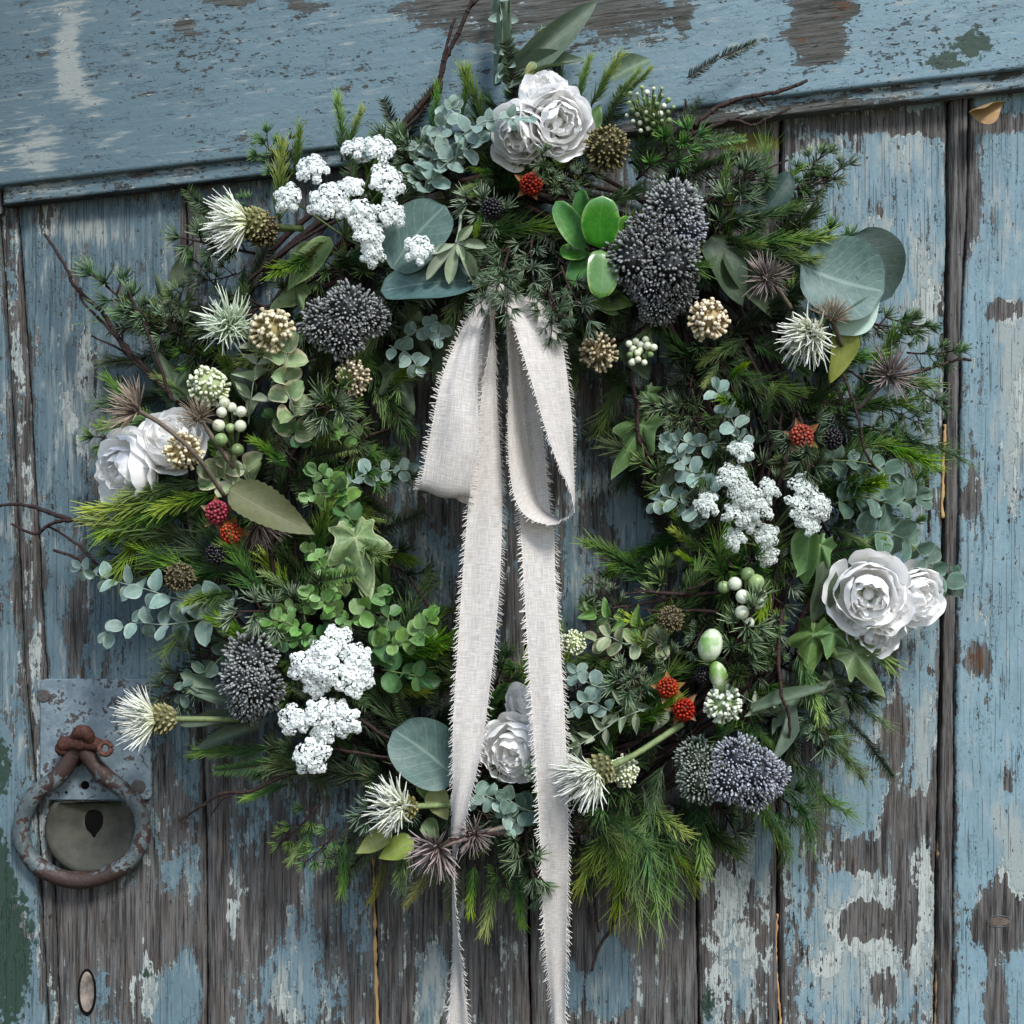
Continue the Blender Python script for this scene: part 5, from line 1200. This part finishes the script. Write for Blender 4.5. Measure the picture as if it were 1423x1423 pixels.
seedhead([(452, 452, 38, 78, (-.4, -.1, 1), BD), (482, 430, 40, 82, (0, .4, 1), BD), (510, 440, 34, 78, (.5, .1, 1), BD), (478, 468, 34, 80, (.1, -.6, 1), BD)], (480, 450, 40), 'dark seed head left of the ribbon')
seedhead([(935, 288, 44, 84, (.1, .6, 1), BD), (950, 318, 36, 84, (.5, .1, 1), BDB), (905, 325, 38, 88, (-.2, .2, 1), BD), (880, 362, 46, 90, (-.5, -.1, 1), BD), (930, 370, 46, 92, (.2, -.1, 1), BD), (905, 395, 34, 88, (0, -.5, 1), BDB), (940, 405, 30, 84, (.4, -.5, 1), BD), (915, 425, 30, 80, (0, -.7, 1), BD)], (920, 350, 40), 'largest dark seed head, tall, right of the ribbon knot')
seedhead([(348, 915, 40, 80, (-.1, .5, 1), BD), (340, 945, 38, 84, (-.4, 0, 1), BD), (360, 960, 38, 84, (.2, -.3, 1), BD), (345, 978, 30, 80, (-.1, -.7, 1), BD)], (350, 950, 40), 'dark seed head beside the lower left white florets')
seedhead([(970, 1055, 32, 78, (-.4, .3, 1), BDG), (972, 1085, 34, 80, (-.4, -.4, 1), BDG), (1025, 1055, 36, 86, (0, .5, 1), BDB), (1050, 1075, 38, 88, (.3, .1, 1), BDB), (1015, 1085, 36, 88, (-.1, -.4, 1), BDB), (1068, 1080, 32, 84, (.6, 0, 1), BDB), (1045, 1100, 32, 84, (.1, -.8, 1), BDB)], (1030, 1070, 40), 'bluish grey seed head at lower right')

# -- globe flowers
def globe(mat, seed, n=95, ln=.40, fat=.085):
    rr = random.Random(seed); mb = MB()
    for i in range(n):
        z = 1 - (i + .5) / n * 1.7; a = i * 2.39996; r = math.sqrt(max(0, 1 - z * z))
        d = (V(r * math.cos(a), r * math.sin(a), z) + V(rr.uniform(-.1, .1), rr.uniform(-.1, .1), rr.uniform(-.1, .1))).normalized()
        q = rr.random(); l1 = rr.uniform(.78, 1.08); d = (d + V(rr.uniform(-.12, .12), rr.uniform(-.12, .12), rr.uniform(-.12, .12))).normalized()
        tube(mb, [d * (1 - ln), d * (l1 - .12), d * (l1 - .03), d * l1], [fat * .4, fat * .75, fat, fat * .5], 5, 0, 1, True, 0, q)
    ball(mb, V(0, 0, 0), 1 - ln + .04, 10, 7, 0, w=.3)
    return mb.mesh('globe_flower', mat)
GL = {k: [globe(m, i, *a) for i in range(2)] for k, m, a in (('cream', M_gcream, (105, .42, .115)), ('pale', M_gpale, (150, .3, .10)), ('tan', M_gtan, (90, .5, .095)), ('white', M_gwhite, (90, .48, .12)), ('olive', M_golive, (220, .28, .062)))}
for (x, y, r, d, k, f, lab) in [
    (377, 460, 33, 86, 'cream', (0, .2, 1), 'cream globe flower beside the dark seed head'), (290, 537, 29, 84, 'pale', (-.1, .2, 1), 'pale green globe flower above the left white peonies'), (255, 626, 28, 96, 'cream', (.1, -.3, 1), 'cream globe flower in front of the left white peony'),
    (490, 526, 26, 76, 'tan', (.2, 0, 1), 'tan globe flower at the inner left edge'), (985, 445, 30, 86, 'cream', (0, 0, 1), 'cream globe flower below the tall dark seed head'), (832, 490, 28, 80, 'tan', (0, -.3, 1), 'tan globe flower right of the ribbon loops'),
    (1005, 978, 28, 92, 'white', (0, .1, 1), 'greenish white globe flower by the lower red berries'), (843, 206, 33, 84, 'olive', (.1, .1, 1), 'olive-brown globe head right of the top peonies'), (250, 802, 22, 78, 'olive', (-.3, .2, 1), 'olive globe head above the silver eucalyptus'),
    (866, 1072, 23, 86, 'pale', (.5, -.2, 1), 'pale globe flower beside the bristly thistle at the bottom'), (932, 860, 19, 72, 'olive', (0, 0, 1), 'small olive globe head inside the lower right'), (797, 893, 18, 66, 'pale', (-.2, 0, 1), 'small pale globe flower at the right ribbon tail'), (747, 1070, 20, 80, 'white', (-.2, 0, 1), 'small white globe flower beside the ribbon at the bottom'), (364, 318, 26, 78, 'olive', (-.8, 0, .7), None)]:
    mb = MB(); tube(mb, smooth_path([V(0, 0, -.8), V(.1, .15, -1.8), V(.3, .2, -2.6)], 3), .07, 5)
    o = ob('globe_flower', mb.mesh('globe_flower', M_gstem), wreath, fz(P(x, y, d), f, rnd(0, 6), sz(r, d)), lab)
    ob('florets', GL[k][random.randrange(2)], o)

# -- bristly thistles: calyx and a brush of bristles
def bristles(mat, seed, n=150, spread=.9, L=1.0, r=.017, curl=.35):
    rr = random.Random(seed); mb = MB()
    for i in range(n):
        a = i * 2.39996; o = math.sqrt((i + .5) / n) * spread
        d = V(math.sin(o) * math.cos(a), math.sin(o) * math.sin(a), math.cos(o)) + V(rr.uniform(-.12, .12), rr.uniform(-.12, .12), rr.uniform(-.1, .1)); d.normalize()
        b = V(d.x, d.y, 0) * .16
        needle(mb, b, d, L * rr.uniform(.78, 1.05), r * rr.uniform(.8, 1.2), V(rr.uniform(-1, 1), rr.uniform(-1, 1), rr.uniform(-.8, .8)) * curl * .7 + V(-d.x * .25, -d.y * .25, .15) * curl, 0.05, 1.0, 3, rr.random(), 4)
    return mb.mesh('bristles', mat)
def calyx_mesh(mat, seed):
    rr = random.Random(seed); mb = MB()
    ball(mb, V(0, 0, -.18), .30, 10, 8, .1, V(0, 0, 1), 1.15, .4)
    for k in range(60):
        z = 1 - (k + .5) / 60 * 2 * .96; a = k * 2.39996; r = math.sqrt(1 - z * z)
        c = V(r * math.cos(a) * .29, r * math.sin(a) * .29, -.18 + z * .33)
        d = (V(r * math.cos(a), r * math.sin(a), .6)).normalized()
        tube(mb, [c - d * .03, c + d * .05, c + d * .12], [.05, .045, .012], 4, .2, 1, False, 0, rr.random())
    return mb.mesh('calyx', mat)
CAL = calyx_mesh(M_cal, 1)
BR = {'side': [bristles(M_bris, i, 210, 1.05, .92, .036, .55) for i in range(2)], 'face': [bristles(M_brisg, 3, 150, 1.45, .88, .042, .8)], 'wide': [bristles(M_bris, 5 + i, 190, 1.35, .84, .044, .8) for i in range(2)]}
for (x, y, r, d, f, k, stem, lab) in [
    (343, 310, 54, 82, (-1, -.05, .25), 'side', [(420, 318, 60), (380, 314, 74)], 'white bristly thistle facing left at upper left'), (318, 450, 42, 80, (0, .05, 1), 'face', [(340, 470, 60), (325, 455, 74)], 'greenish white thistle seen face on at the left'),
    (216, 999, 50, 80, (-1, .02, .3), 'side', [(340, 1000, 66), (250, 999, 78)], 'white bristly thistle above the ring handle'), (556, 1122, 45, 90, (-.8, .1, .6), 'wide', [(640, 1118, 74), (590, 1120, 84)], 'white bristly thistle at the bottom left of the ribbon'),
    (1126, 464, 44, 88, (-.45, -.55, .8), 'wide', [(1180, 420, 70), (1150, 440, 82)], 'white bristly thistle under the large round leaf'), (826, 1074, 52, 104, (-.75, -.45, .5), 'side', [(948, 1006, 84), (880, 1050, 98)], 'white bristly thistle in front of the right ribbon tail')]:
    mb = MB(); tube(mb, smooth_path([P(*stem[0]), P(*stem[1]), P(x, y, d - 3)], 5), [.0022, .0021, .002, .002, .002, .002, .002, .0024, .0028, .003, .003], 7)
    o = ob('thistle', mb.mesh('thistle', M_gstem), wreath, None, lab)
    s_ = sz(r, d)
    ob('calyx', CAL, o, fz(P(x, y, d), f, 0, s_ * 1.15)); ob('bristles', random.choice(BR[k]), o, fz(P(x, y, d), f, rnd(0, 6), s_))
mb = MB(); tube(mb, [V(0, 0, -.5), V(0, 0, .05)], .06, 5)

# -- dry spiky seed heads
DRY = [bristles(M_dry, 10 + i, 80, 1.5, 1.0, .036, .35) for i in range(2)]; DRYB = [bristles(M_dryb, 20, 95, 1.2, 1.0, .026, .3)]
for (x, y, r, d, f, m, stem, lab) in [
    (190, 570, 44, 100, (-.75, .35, .5), DRYB, [(312, 690, 84), (272, 632, 106), (225, 590, 106)], 'dry tan spiky seed head on a long stem at the left'), (276, 580, 30, 96, (-.1, .4, 1), DRYB, [(325, 650, 80), (300, 615, 92)], 'dry tan spiky seed head above the left white peony'),
    (1065, 386, 36, 84, (0, .1, 1), DRY, [(1100, 430, 66), (1080, 400, 78)], 'dry mauve spiky seed head left of the large round leaf'), (1238, 520, 40, 84, (.2, .3, .9), DRY, [(1190, 570, 66), (1225, 535, 78)], 'dry mauve spiky seed head at the right edge'),
    (1155, 442, 32, 84, (.2, .9, .6), DRYB, [(1170, 480, 66), (1160, 455, 78)], 'dry tan spiky seed head above the right thistle'), (606, 1180, 44, 102, (-.45, -.35, .7), DRY, [(680, 1160, 92), (640, 1168, 104)], 'dry mauve spiky seed head left of the ribbon at the bottom'),
    (658, 1160, 30, 98, (0, -.2, .8), DRY, [(700, 1150, 90), (680, 1155, 94)], 'dry mauve spiky seed head crossing the left ribbon tail'), (362, 728, 40, 64, (.5, -.5, .5), DRY, [(320, 690, 60), (335, 700, 70)], 'dry brown spiky seed head under the tan leaf')]:
    mb = MB(); tube(mb, smooth_path([P(*p) for p in stem] + [P(x, y, d)], 5), .0015, 6); ball(mb, P(x, y, d), sz(r * .17, d), 8, 6)
    o = ob('dry_seed_head', mb.mesh('dry_seed_head', M_bark2), wreath, None, lab)
    ob('spikes', random.choice(m), o, fz(P(x, y, d), f, rnd(0, 6), sz(r, d)))

# -- berries
def bramble(mat, seed):
    rr = random.Random(seed); mb = MB()
    for i in range(78):
        z = 1 - (i + .5) / 78 * 1.8; a = i * 2.39996; r = math.sqrt(max(0, 1 - z * z))
        ball(mb, V(r * math.cos(a), r * math.sin(a), z * 1.05) * .85, .155 * rr.uniform(.9, 1.1), 7, 5, rr.uniform(0, 1), w=rr.random())
    ball(mb, V(0, 0, 0), .75, 8, 6, 0)
    return mb.mesh('drupelets', mat)
BRM = {'red': bramble(M_red, 1), 'orange': bramble(M_orange, 2), 'black': bramble(M_black, 3)}
for (x, y, r, d, k, f, lab) in [
    (738, 256, 18, 90, 'orange', (.1, -.2, 1), 'red raspberry below the top peonies'), (302, 712, 19, 88, 'red', (-.1, .2, 1), 'deep red raspberry under the tan leaf, upper of two'), (321, 741, 18, 86, 'orange', (.2, -.2, 1), 'orange-red raspberry under the tan leaf, lower of two'),
    (1114, 606, 19, 86, 'orange', (-.3, 0, 1), 'orange-red raspberry on the right with pointed hull'), (928, 956, 17, 88, 'orange', (-.2, .3, 1), 'dull red raspberry at lower right, upper of two'), (950, 986, 18, 90, 'red', (.1, -.2, 1), 'deep red raspberry at lower right, lower of two'),
    (683, 290, 17, 92, 'black', (-.1, 0, 1), 'blackberry below the top peonies'), (301, 770, 18, 82, 'black', (0, 0, 1), 'blackberry under the left raspberries'), (1156, 610, 17, 80, 'black', (.2, 0, 1), 'blackberry beside the right raspberry'), (978, 938, 15, 82, 'black', (0, 0, 1), 'blackberry above the lower right raspberries')]:
    mb = MB(); tube(mb, [V(0, 0, -.9), V(.2, 0, -2.2)], .10, 5)
    o = ob('bramble_berry', mb.mesh('bramble_berry', M_bark2), wreath, fz(P(x, y, d), f, rnd(0, 6), sz(r * .93, d)), lab)
    ob('drupelets', BRM[k], o)
    if k != 'black':
        for j in range(5):
            a = j * 1.2566 + rnd(-.2, .2)
            ob('hull_leaf', random.choice(LV['hull']), o, fr(V(0, 0, -.75), V(math.cos(a), math.sin(a), .1 + rnd(0, .5)), V(0, 0, 1), (.75, 1.7, .8)))
def ball_berries(pts, root, label, name='berry_cluster'):
    mb = MB()
    for (x, y, r, d, m) in pts:
        tube(mb, smooth_path([P(*root), P((x + root[0]) / 2 + rnd(-4, 4), (y + root[1]) / 2, (root[2] + d) / 2), P(x, y, d)], 3), .0007, 5)
    o = ob(name, mb.mesh(name, M_gstem), wreath, None, label)
    for (x, y, r, d, m) in pts:
        b = MB(); ball(b, V(0, 0, 0), 1, 14, 10); tube(b, [V(0, 0, .9), V(0, 0, 1.12)], [.22, .12], 6)
        ob('berry', BERRY[m], o, fz(P(x, y, d), (rnd(-.5, .5), rnd(-.9, .1), 1), rnd(0, 6), sz(r, d)))
BERRY = {}
for k, m in (('w', M_wber), ('g', M_gber)):
    b = MB(); ball(b, V(0, 0, 0), 1, 14, 10)
    for j in range(5):
        a = j * 1.2566
        tube(b, [V(.12 * math.cos(a), .12 * math.sin(a), .97), V(.28 * math.cos(a), .28 * math.sin(a), 1.1)], [.07, .03], 4)
    BERRY[k] = b.mesh('berry', m)
ball_berries([(1039, 798, 10, 86, 'g'), (1021, 811, 9.5, 90, 'w'), (1006, 816, 9, 86, 'g'), (1051, 809, 11.5, 88, 'g'), (1032, 829, 10, 92, 'w'), (1053, 838, 9, 90, 'w'), (1058, 826, 8, 88, 'w'), (1031, 851, 10, 92, 'w'), (1041, 865, 7.5, 90, 'w')], (1030, 790, 60), 'hanging bunch of white and green berries on the right')
ball_berries([(312, 560, 8, 92, 'w'), (308, 573, 7.5, 94, 'w'), (304, 591, 9, 92, 'w'), (307, 611, 9.5, 94, 'g'), (334, 592, 8.5, 92, 'w'), (322, 566, 7, 90, 'w'), (335, 572, 8, 90, 'w'), (320, 595, 7, 90, 'g'), (330, 625, 9, 88, 'g')], (325, 640, 60), 'bunch of small pale berries above the left white peony')
ball_berries([(890 + 20 * math.cos(i * 2.4) * math.sqrt(i / 14), 487 + 20 * math.sin(i * 2.4) * math.sqrt(i / 14), rnd(4, 6), 76 + rnd(-4, 4), random.choice('wwg')) for i in range(15)], (905, 455, 56), 'cluster of tiny pale buds under the tall dark seed head')
ball_berries([(902 + 34 * math.cos(i * 2.4) * math.sqrt(i / 34), 152 + 36 * math.sin(i * 2.4) * math.sqrt(i / 34), rnd(2.5, 4.5), 70 + rnd(-6, 6), random.choice('wgg')) for i in range(35)], (900, 190, 50), 'cluster of tiny greenish buds right of the top peonies')
BERRY['b'] = None
b = MB(); ball(b, V(0, 0, 0), 1, 16, 12, 0, V(0, 0, 1), 1.0); BERRY['b'] = b.mesh('bud', M_bud)
for (x, y, rx, ry, a) in ((987, 897, 17, 24, -.25), (999, 940, 13, 22, .3)):
    mb = MB(); tube(mb, smooth_path([P(x + 6, y + 50, 70), P(x + 4, y + 30, 84), P(x, y + ry * .7, 88)], 4), .0012, 6)
    o = ob('flower_bud', mb.mesh('flower_bud', M_gstem), wreath, None, 'mottled green and white egg-shaped bud' if y < 920 else 'smaller egg-shaped bud below the mottled one')
    ob('bud', BERRY['b'], o, Matrix.Translation(P(x, y, 90)) @ Matrix.Rotation(a, 4, 'Z') @ Matrix.Diagonal((sz(rx, 90), sz(ry, 90), sz(rx, 90), 1)))

# ------------------------------------------------------------------ the ribbon
def linen():
    g = NT('frayed_linen')
    t, s_ = g.attr('t'), g.attr('s')
    v1 = g.n('ShaderNodeCombineXYZ', {0: g.math('MULTIPLY', s_, 1500.0), 1: g.math('MULTIPLY', t, 90.0), 2: 0.0}).outputs[0]
    v2 = g.n('ShaderNodeCombineXYZ', {0: g.math('MULTIPLY', s_, 90.0), 1: g.math('MULTIPLY', t, 1500.0), 2: 3.0}).outputs[0]
    w1 = g.noise(v1, 1, 2, .6); w2 = g.noise(v2, 1, 2, .6)
    w = g.math('ADD', g.math('MULTIPLY', w1, .5), g.math('MULTIPLY', w2, .5))
    big = g.noise(g.n('ShaderNodeCombineXYZ', {0: g.math('MULTIPLY', s_, 60.0), 1: g.math('MULTIPLY', t, 40.0), 2: 7.0}).outputs[0], 1, 3, .6)
    c = g.mix(g.step(w, .5, .12), (0.43, 0.405, 0.375), (0.68, 0.65, 0.61))
    c = g.mix(g.math('MULTIPLY', g.step(big, .52, .2), .3), c, (0.55, 0.50, 0.44))
    return g.bsdf(c, .85, .1, g.bump(w, .6, .0006), trans=.18, tcol=(.62, .58, .53))
M_linen = linen()
M_thread = flat_mat('linen_thread', (0.74, 0.70, 0.64), (0.84, 0.81, 0.76), .85, .1, 300, trans=.2)
ribbon = ob('linen_ribbon', None, None, Matrix.Rotation(R(90), 4, 'X'), 'frayed off-white linen ribbon tied to the wreath in two loops and long tails', 'ribbon')
def band(name, rows, label=None, per=10, nv=12, fringe=7.5, seed=0, crease=0.0008, fr_l=True, fr_r=True, ins=5.0):
    """rows: (left x, left y, left depth, right x, right y, right depth)"""
    rows = [(r[0] + ins * min(1, abs(r[3] - r[0]) / 40), r[1], r[2], r[3] - ins * min(1, abs(r[3] - r[0]) / 40), r[4], r[5]) for r in rows]
    Ls = smooth_path([P(r[0], r[1], r[2]) for r in rows], per); Rs = smooth_path([P(r[3], r[4], r[5]) for r in rows], per)
    n = len(Ls); rr = random.Random(seed); mb = MB(); vs_, ts, ss, fs = [], [], [], []
    al = 0.0; ph = rr.uniform(0, 6)
    cum = []
    for i in range(n):
        if i: al += ((Ls[i] + Rs[i]) * .5 - (Ls[i - 1] + Rs[i - 1]) * .5).length
        cum.append(al)
        W = (Rs[i] - Ls[i]).length
        tan = ((Ls[min(i + 1, n - 1)] + Rs[min(i + 1, n - 1)]) - (Ls[max(i - 1, 0)] + Rs[max(i - 1, 0)])).normalized()
        nr = (Rs[i] - Ls[i]).cross(tan); nr = nr.normalized() if nr.length > 1e-9 else V(0, 0, 1)
        if nr.z < 0: nr = -nr
        for j in range(nv + 1):
            v = j / nv
            k = crease * (math.sin(v * 9 + ph + al * 12) * .6 + math.sin(v * 4.2 + 2 * ph - al * 23) + .5 * math.sin(al * 95 + v * 3 + ph))
            near = math.exp(-((Ls[i].lerp(Rs[i], v)) - P(690, 425, 85)).length / .035)
            k = k * (1 + .8 * near) + .0022 * near * math.sin(v * 19 + ph) * min(1, W / .012)
            p = Ls[i].lerp(Rs[i], v) + nr * k
            vs_.append(p); ts.append(al + seed); ss.append(v * 0.036)
    for i in range(n - 1):
        for j in range(nv):
            a = i * (nv + 1) + j
            fs.append((a, a + nv + 1, a + nv + 2, a + 1))
    mb.add(vs_, fs, ts, ss)
    o = ob(name, mb.mesh(name, M_linen), ribbon, None, label)
    fb = MB()
    for side, use in ((0, fr_l), (1, fr_r)):
        if not use: continue
        pos = 0.0
        while pos < al:
            i = min(n - 2, max(0, int(np.searchsorted(cum, pos)) - 1))
            f = (pos - cum[i]) / max(1e-9, cum[i + 1] - cum[i])
            c = 0 if side == 0 else nv
            e = Vector(vs_[i * (nv + 1) + c]).lerp(Vector(vs_[(i + 1) * (nv + 1) + c]), f)
            inn = Vector(vs_[i * (nv + 1) + (2 if side == 0 else nv - 2)])
            W = (Rs[i] - Ls[i]).length
            d = (e - inn)
            d = d.normalized() if d.length > 1e-7 else V(1 if side else -1, 0, 0)
            d = (d + V(rr.uniform(-.12, .12), rr.uniform(-.38, .2), rr.uniform(-.25, .3))).normalized()
            l = fringe * S * rr.choice((rr.uniform(.35, .8), rr.uniform(.7, 1.1), rr.uniform(.8, 1.25)))
            m = e + d * l * .5 + V(0, rr.uniform(-.0003, .0003), 0)
            tube(fb, [e - d * .0008, m, e + d * l + V(0, rr.uniform(-.0007, .0003), 0)], [.00030, .00028, .00020], 3, 0, 1, False)
            pos += rr.choice((rr.uniform(.0005, .0010), rr.uniform(.0011, .0018), rr.uniform(.0015, .0026)))
    if fb.v:
        ob('fringe', fb.mesh('fringe', M_thread), o, None, kind='stuff')
    return o
# left tail (behind the left loop)
band('tail', [(679, 424, 82, 687, 424, 82), (678, 480, 86, 690, 480, 84), (666, 545, 86, 694, 545, 84), (655, 620, 88, 700, 615, 84), (646, 700, 90, 703, 700, 86), (638, 800, 92, 700, 800, 90), (631, 900, 95, 692, 900, 94), (625, 1000, 98, 680, 1000, 99), (624, 1080, 98, 668, 1070, 104), (625, 1140, 94, 650, 1135, 104), (628, 1190, 86, 635, 1186, 96), (629, 1230, 78, 633, 1232, 88), (627, 1290, 70, 637, 1290, 80), (624, 1350, 64, 648, 1350, 70), (618, 1440, 60, 657, 1440, 62)], 'left ribbon tail, twisted narrow near its lower end', seed=1)
# right tail (behind the right loop)
band('tail', [(700, 428, 84, 722, 426, 82), (708, 520, 82, 745, 520, 80), (712, 610, 82, 760, 610, 80), (716, 700, 84, 768, 700, 82), (718, 735, 88, 775, 735, 86), (722, 800, 92, 777, 800, 90), (728, 900, 95, 784, 900, 94), (735, 1000, 98, 790, 1000, 98), (741, 1090, 98, 793, 1090, 98), (746, 1180, 92, 795, 1180, 92), (751, 1290, 82, 793, 1290, 84), (757, 1350, 76, 791, 1350, 80), (763, 1400, 72, 789, 1400, 76), (767, 1450, 70, 788, 1450, 74)], 'right ribbon tail hanging straight past the bottom of the wreath', seed=2)
# left loop: back strand, turn, front strand
band('loop', [(672, 420, 76, 688, 420, 76), (640, 500, 78, 680, 500, 80), (606, 600, 78, 664, 610, 80), (586, 660, 82, 656, 672, 84), (579, 680, 92, 653, 696, 94), (584, 664, 101, 656, 680, 103), (596, 600, 104, 667, 612, 106), (613, 520, 104, 666, 525, 105), (638, 460, 98, 671, 462, 99), (658, 430, 90, 681, 430, 90), (668, 412, 80, 688, 412, 80)], 'left ribbon loop folded flat at its bottom', seed=3, crease=.0013, ins=2.0)
# right loop: outer strand down, turn, inner strand up
band('loop', [(698, 412, 80, 735, 410, 78), (702, 430, 92, 758, 430, 86), (715, 462, 104, 777, 464, 92), (733, 520, 110, 789, 520, 92), (752, 580, 112, 796, 580, 90), (773, 640, 112, 798, 632, 88), (793, 685, 112, 800, 672, 90), (796, 712, 110, 795, 706, 86), (770, 727, 104, 782, 722, 82), (732, 716, 100, 752, 700, 80), (713, 680, 98, 740, 655, 80), (707, 610, 97, 730, 600, 82), (706, 520, 96, 721, 515, 84), (703, 440, 90, 712, 436, 84), (700, 415, 78, 706, 412, 76)], 'right ribbon loop turned on edge, showing its inside', seed=4, crease=.0006, ins=0.0)
mb = MB()
for k in range(3):
    tube(mb, smooth_path([P(676 + 4 * k, 418, 74), P(690, 410 - 3 * k, 82), P(712 - 3 * k, 416, 74)], 6), [.003, .0045, .005, .005, .005, .0055, .006, .0055, .005, .005, .005, .0045, .003], 10)
ob('knot', mb.mesh('knot', M_linen), ribbon)

# ------------------------------------------------------------------ dead leaf caught under the rail
M_dead = leaf_mat('dead_brown_leaf', (0.30, 0.17, 0.08), (0.40, 0.26, 0.15), (0.46, 0.33, 0.2), None, .4, .7, .15)
me = leaf_mesh('dead_leaf', M_dead, W_ov, .9, -.2, .2, .12, 14, 8, seed=4)
B, T = P(1346, 155, 12), P(1398, 140, 14)
dl = ob('dead_leaf', me, None, Matrix.Rotation(R(90), 4, 'X') @ fr(B, T - B, (0, -.6, 1), ((T - B).length * .5, (T - B).length, (T - B).length * .6)), 'curled brown dead leaf caught under the top rail at right', 'leaf')
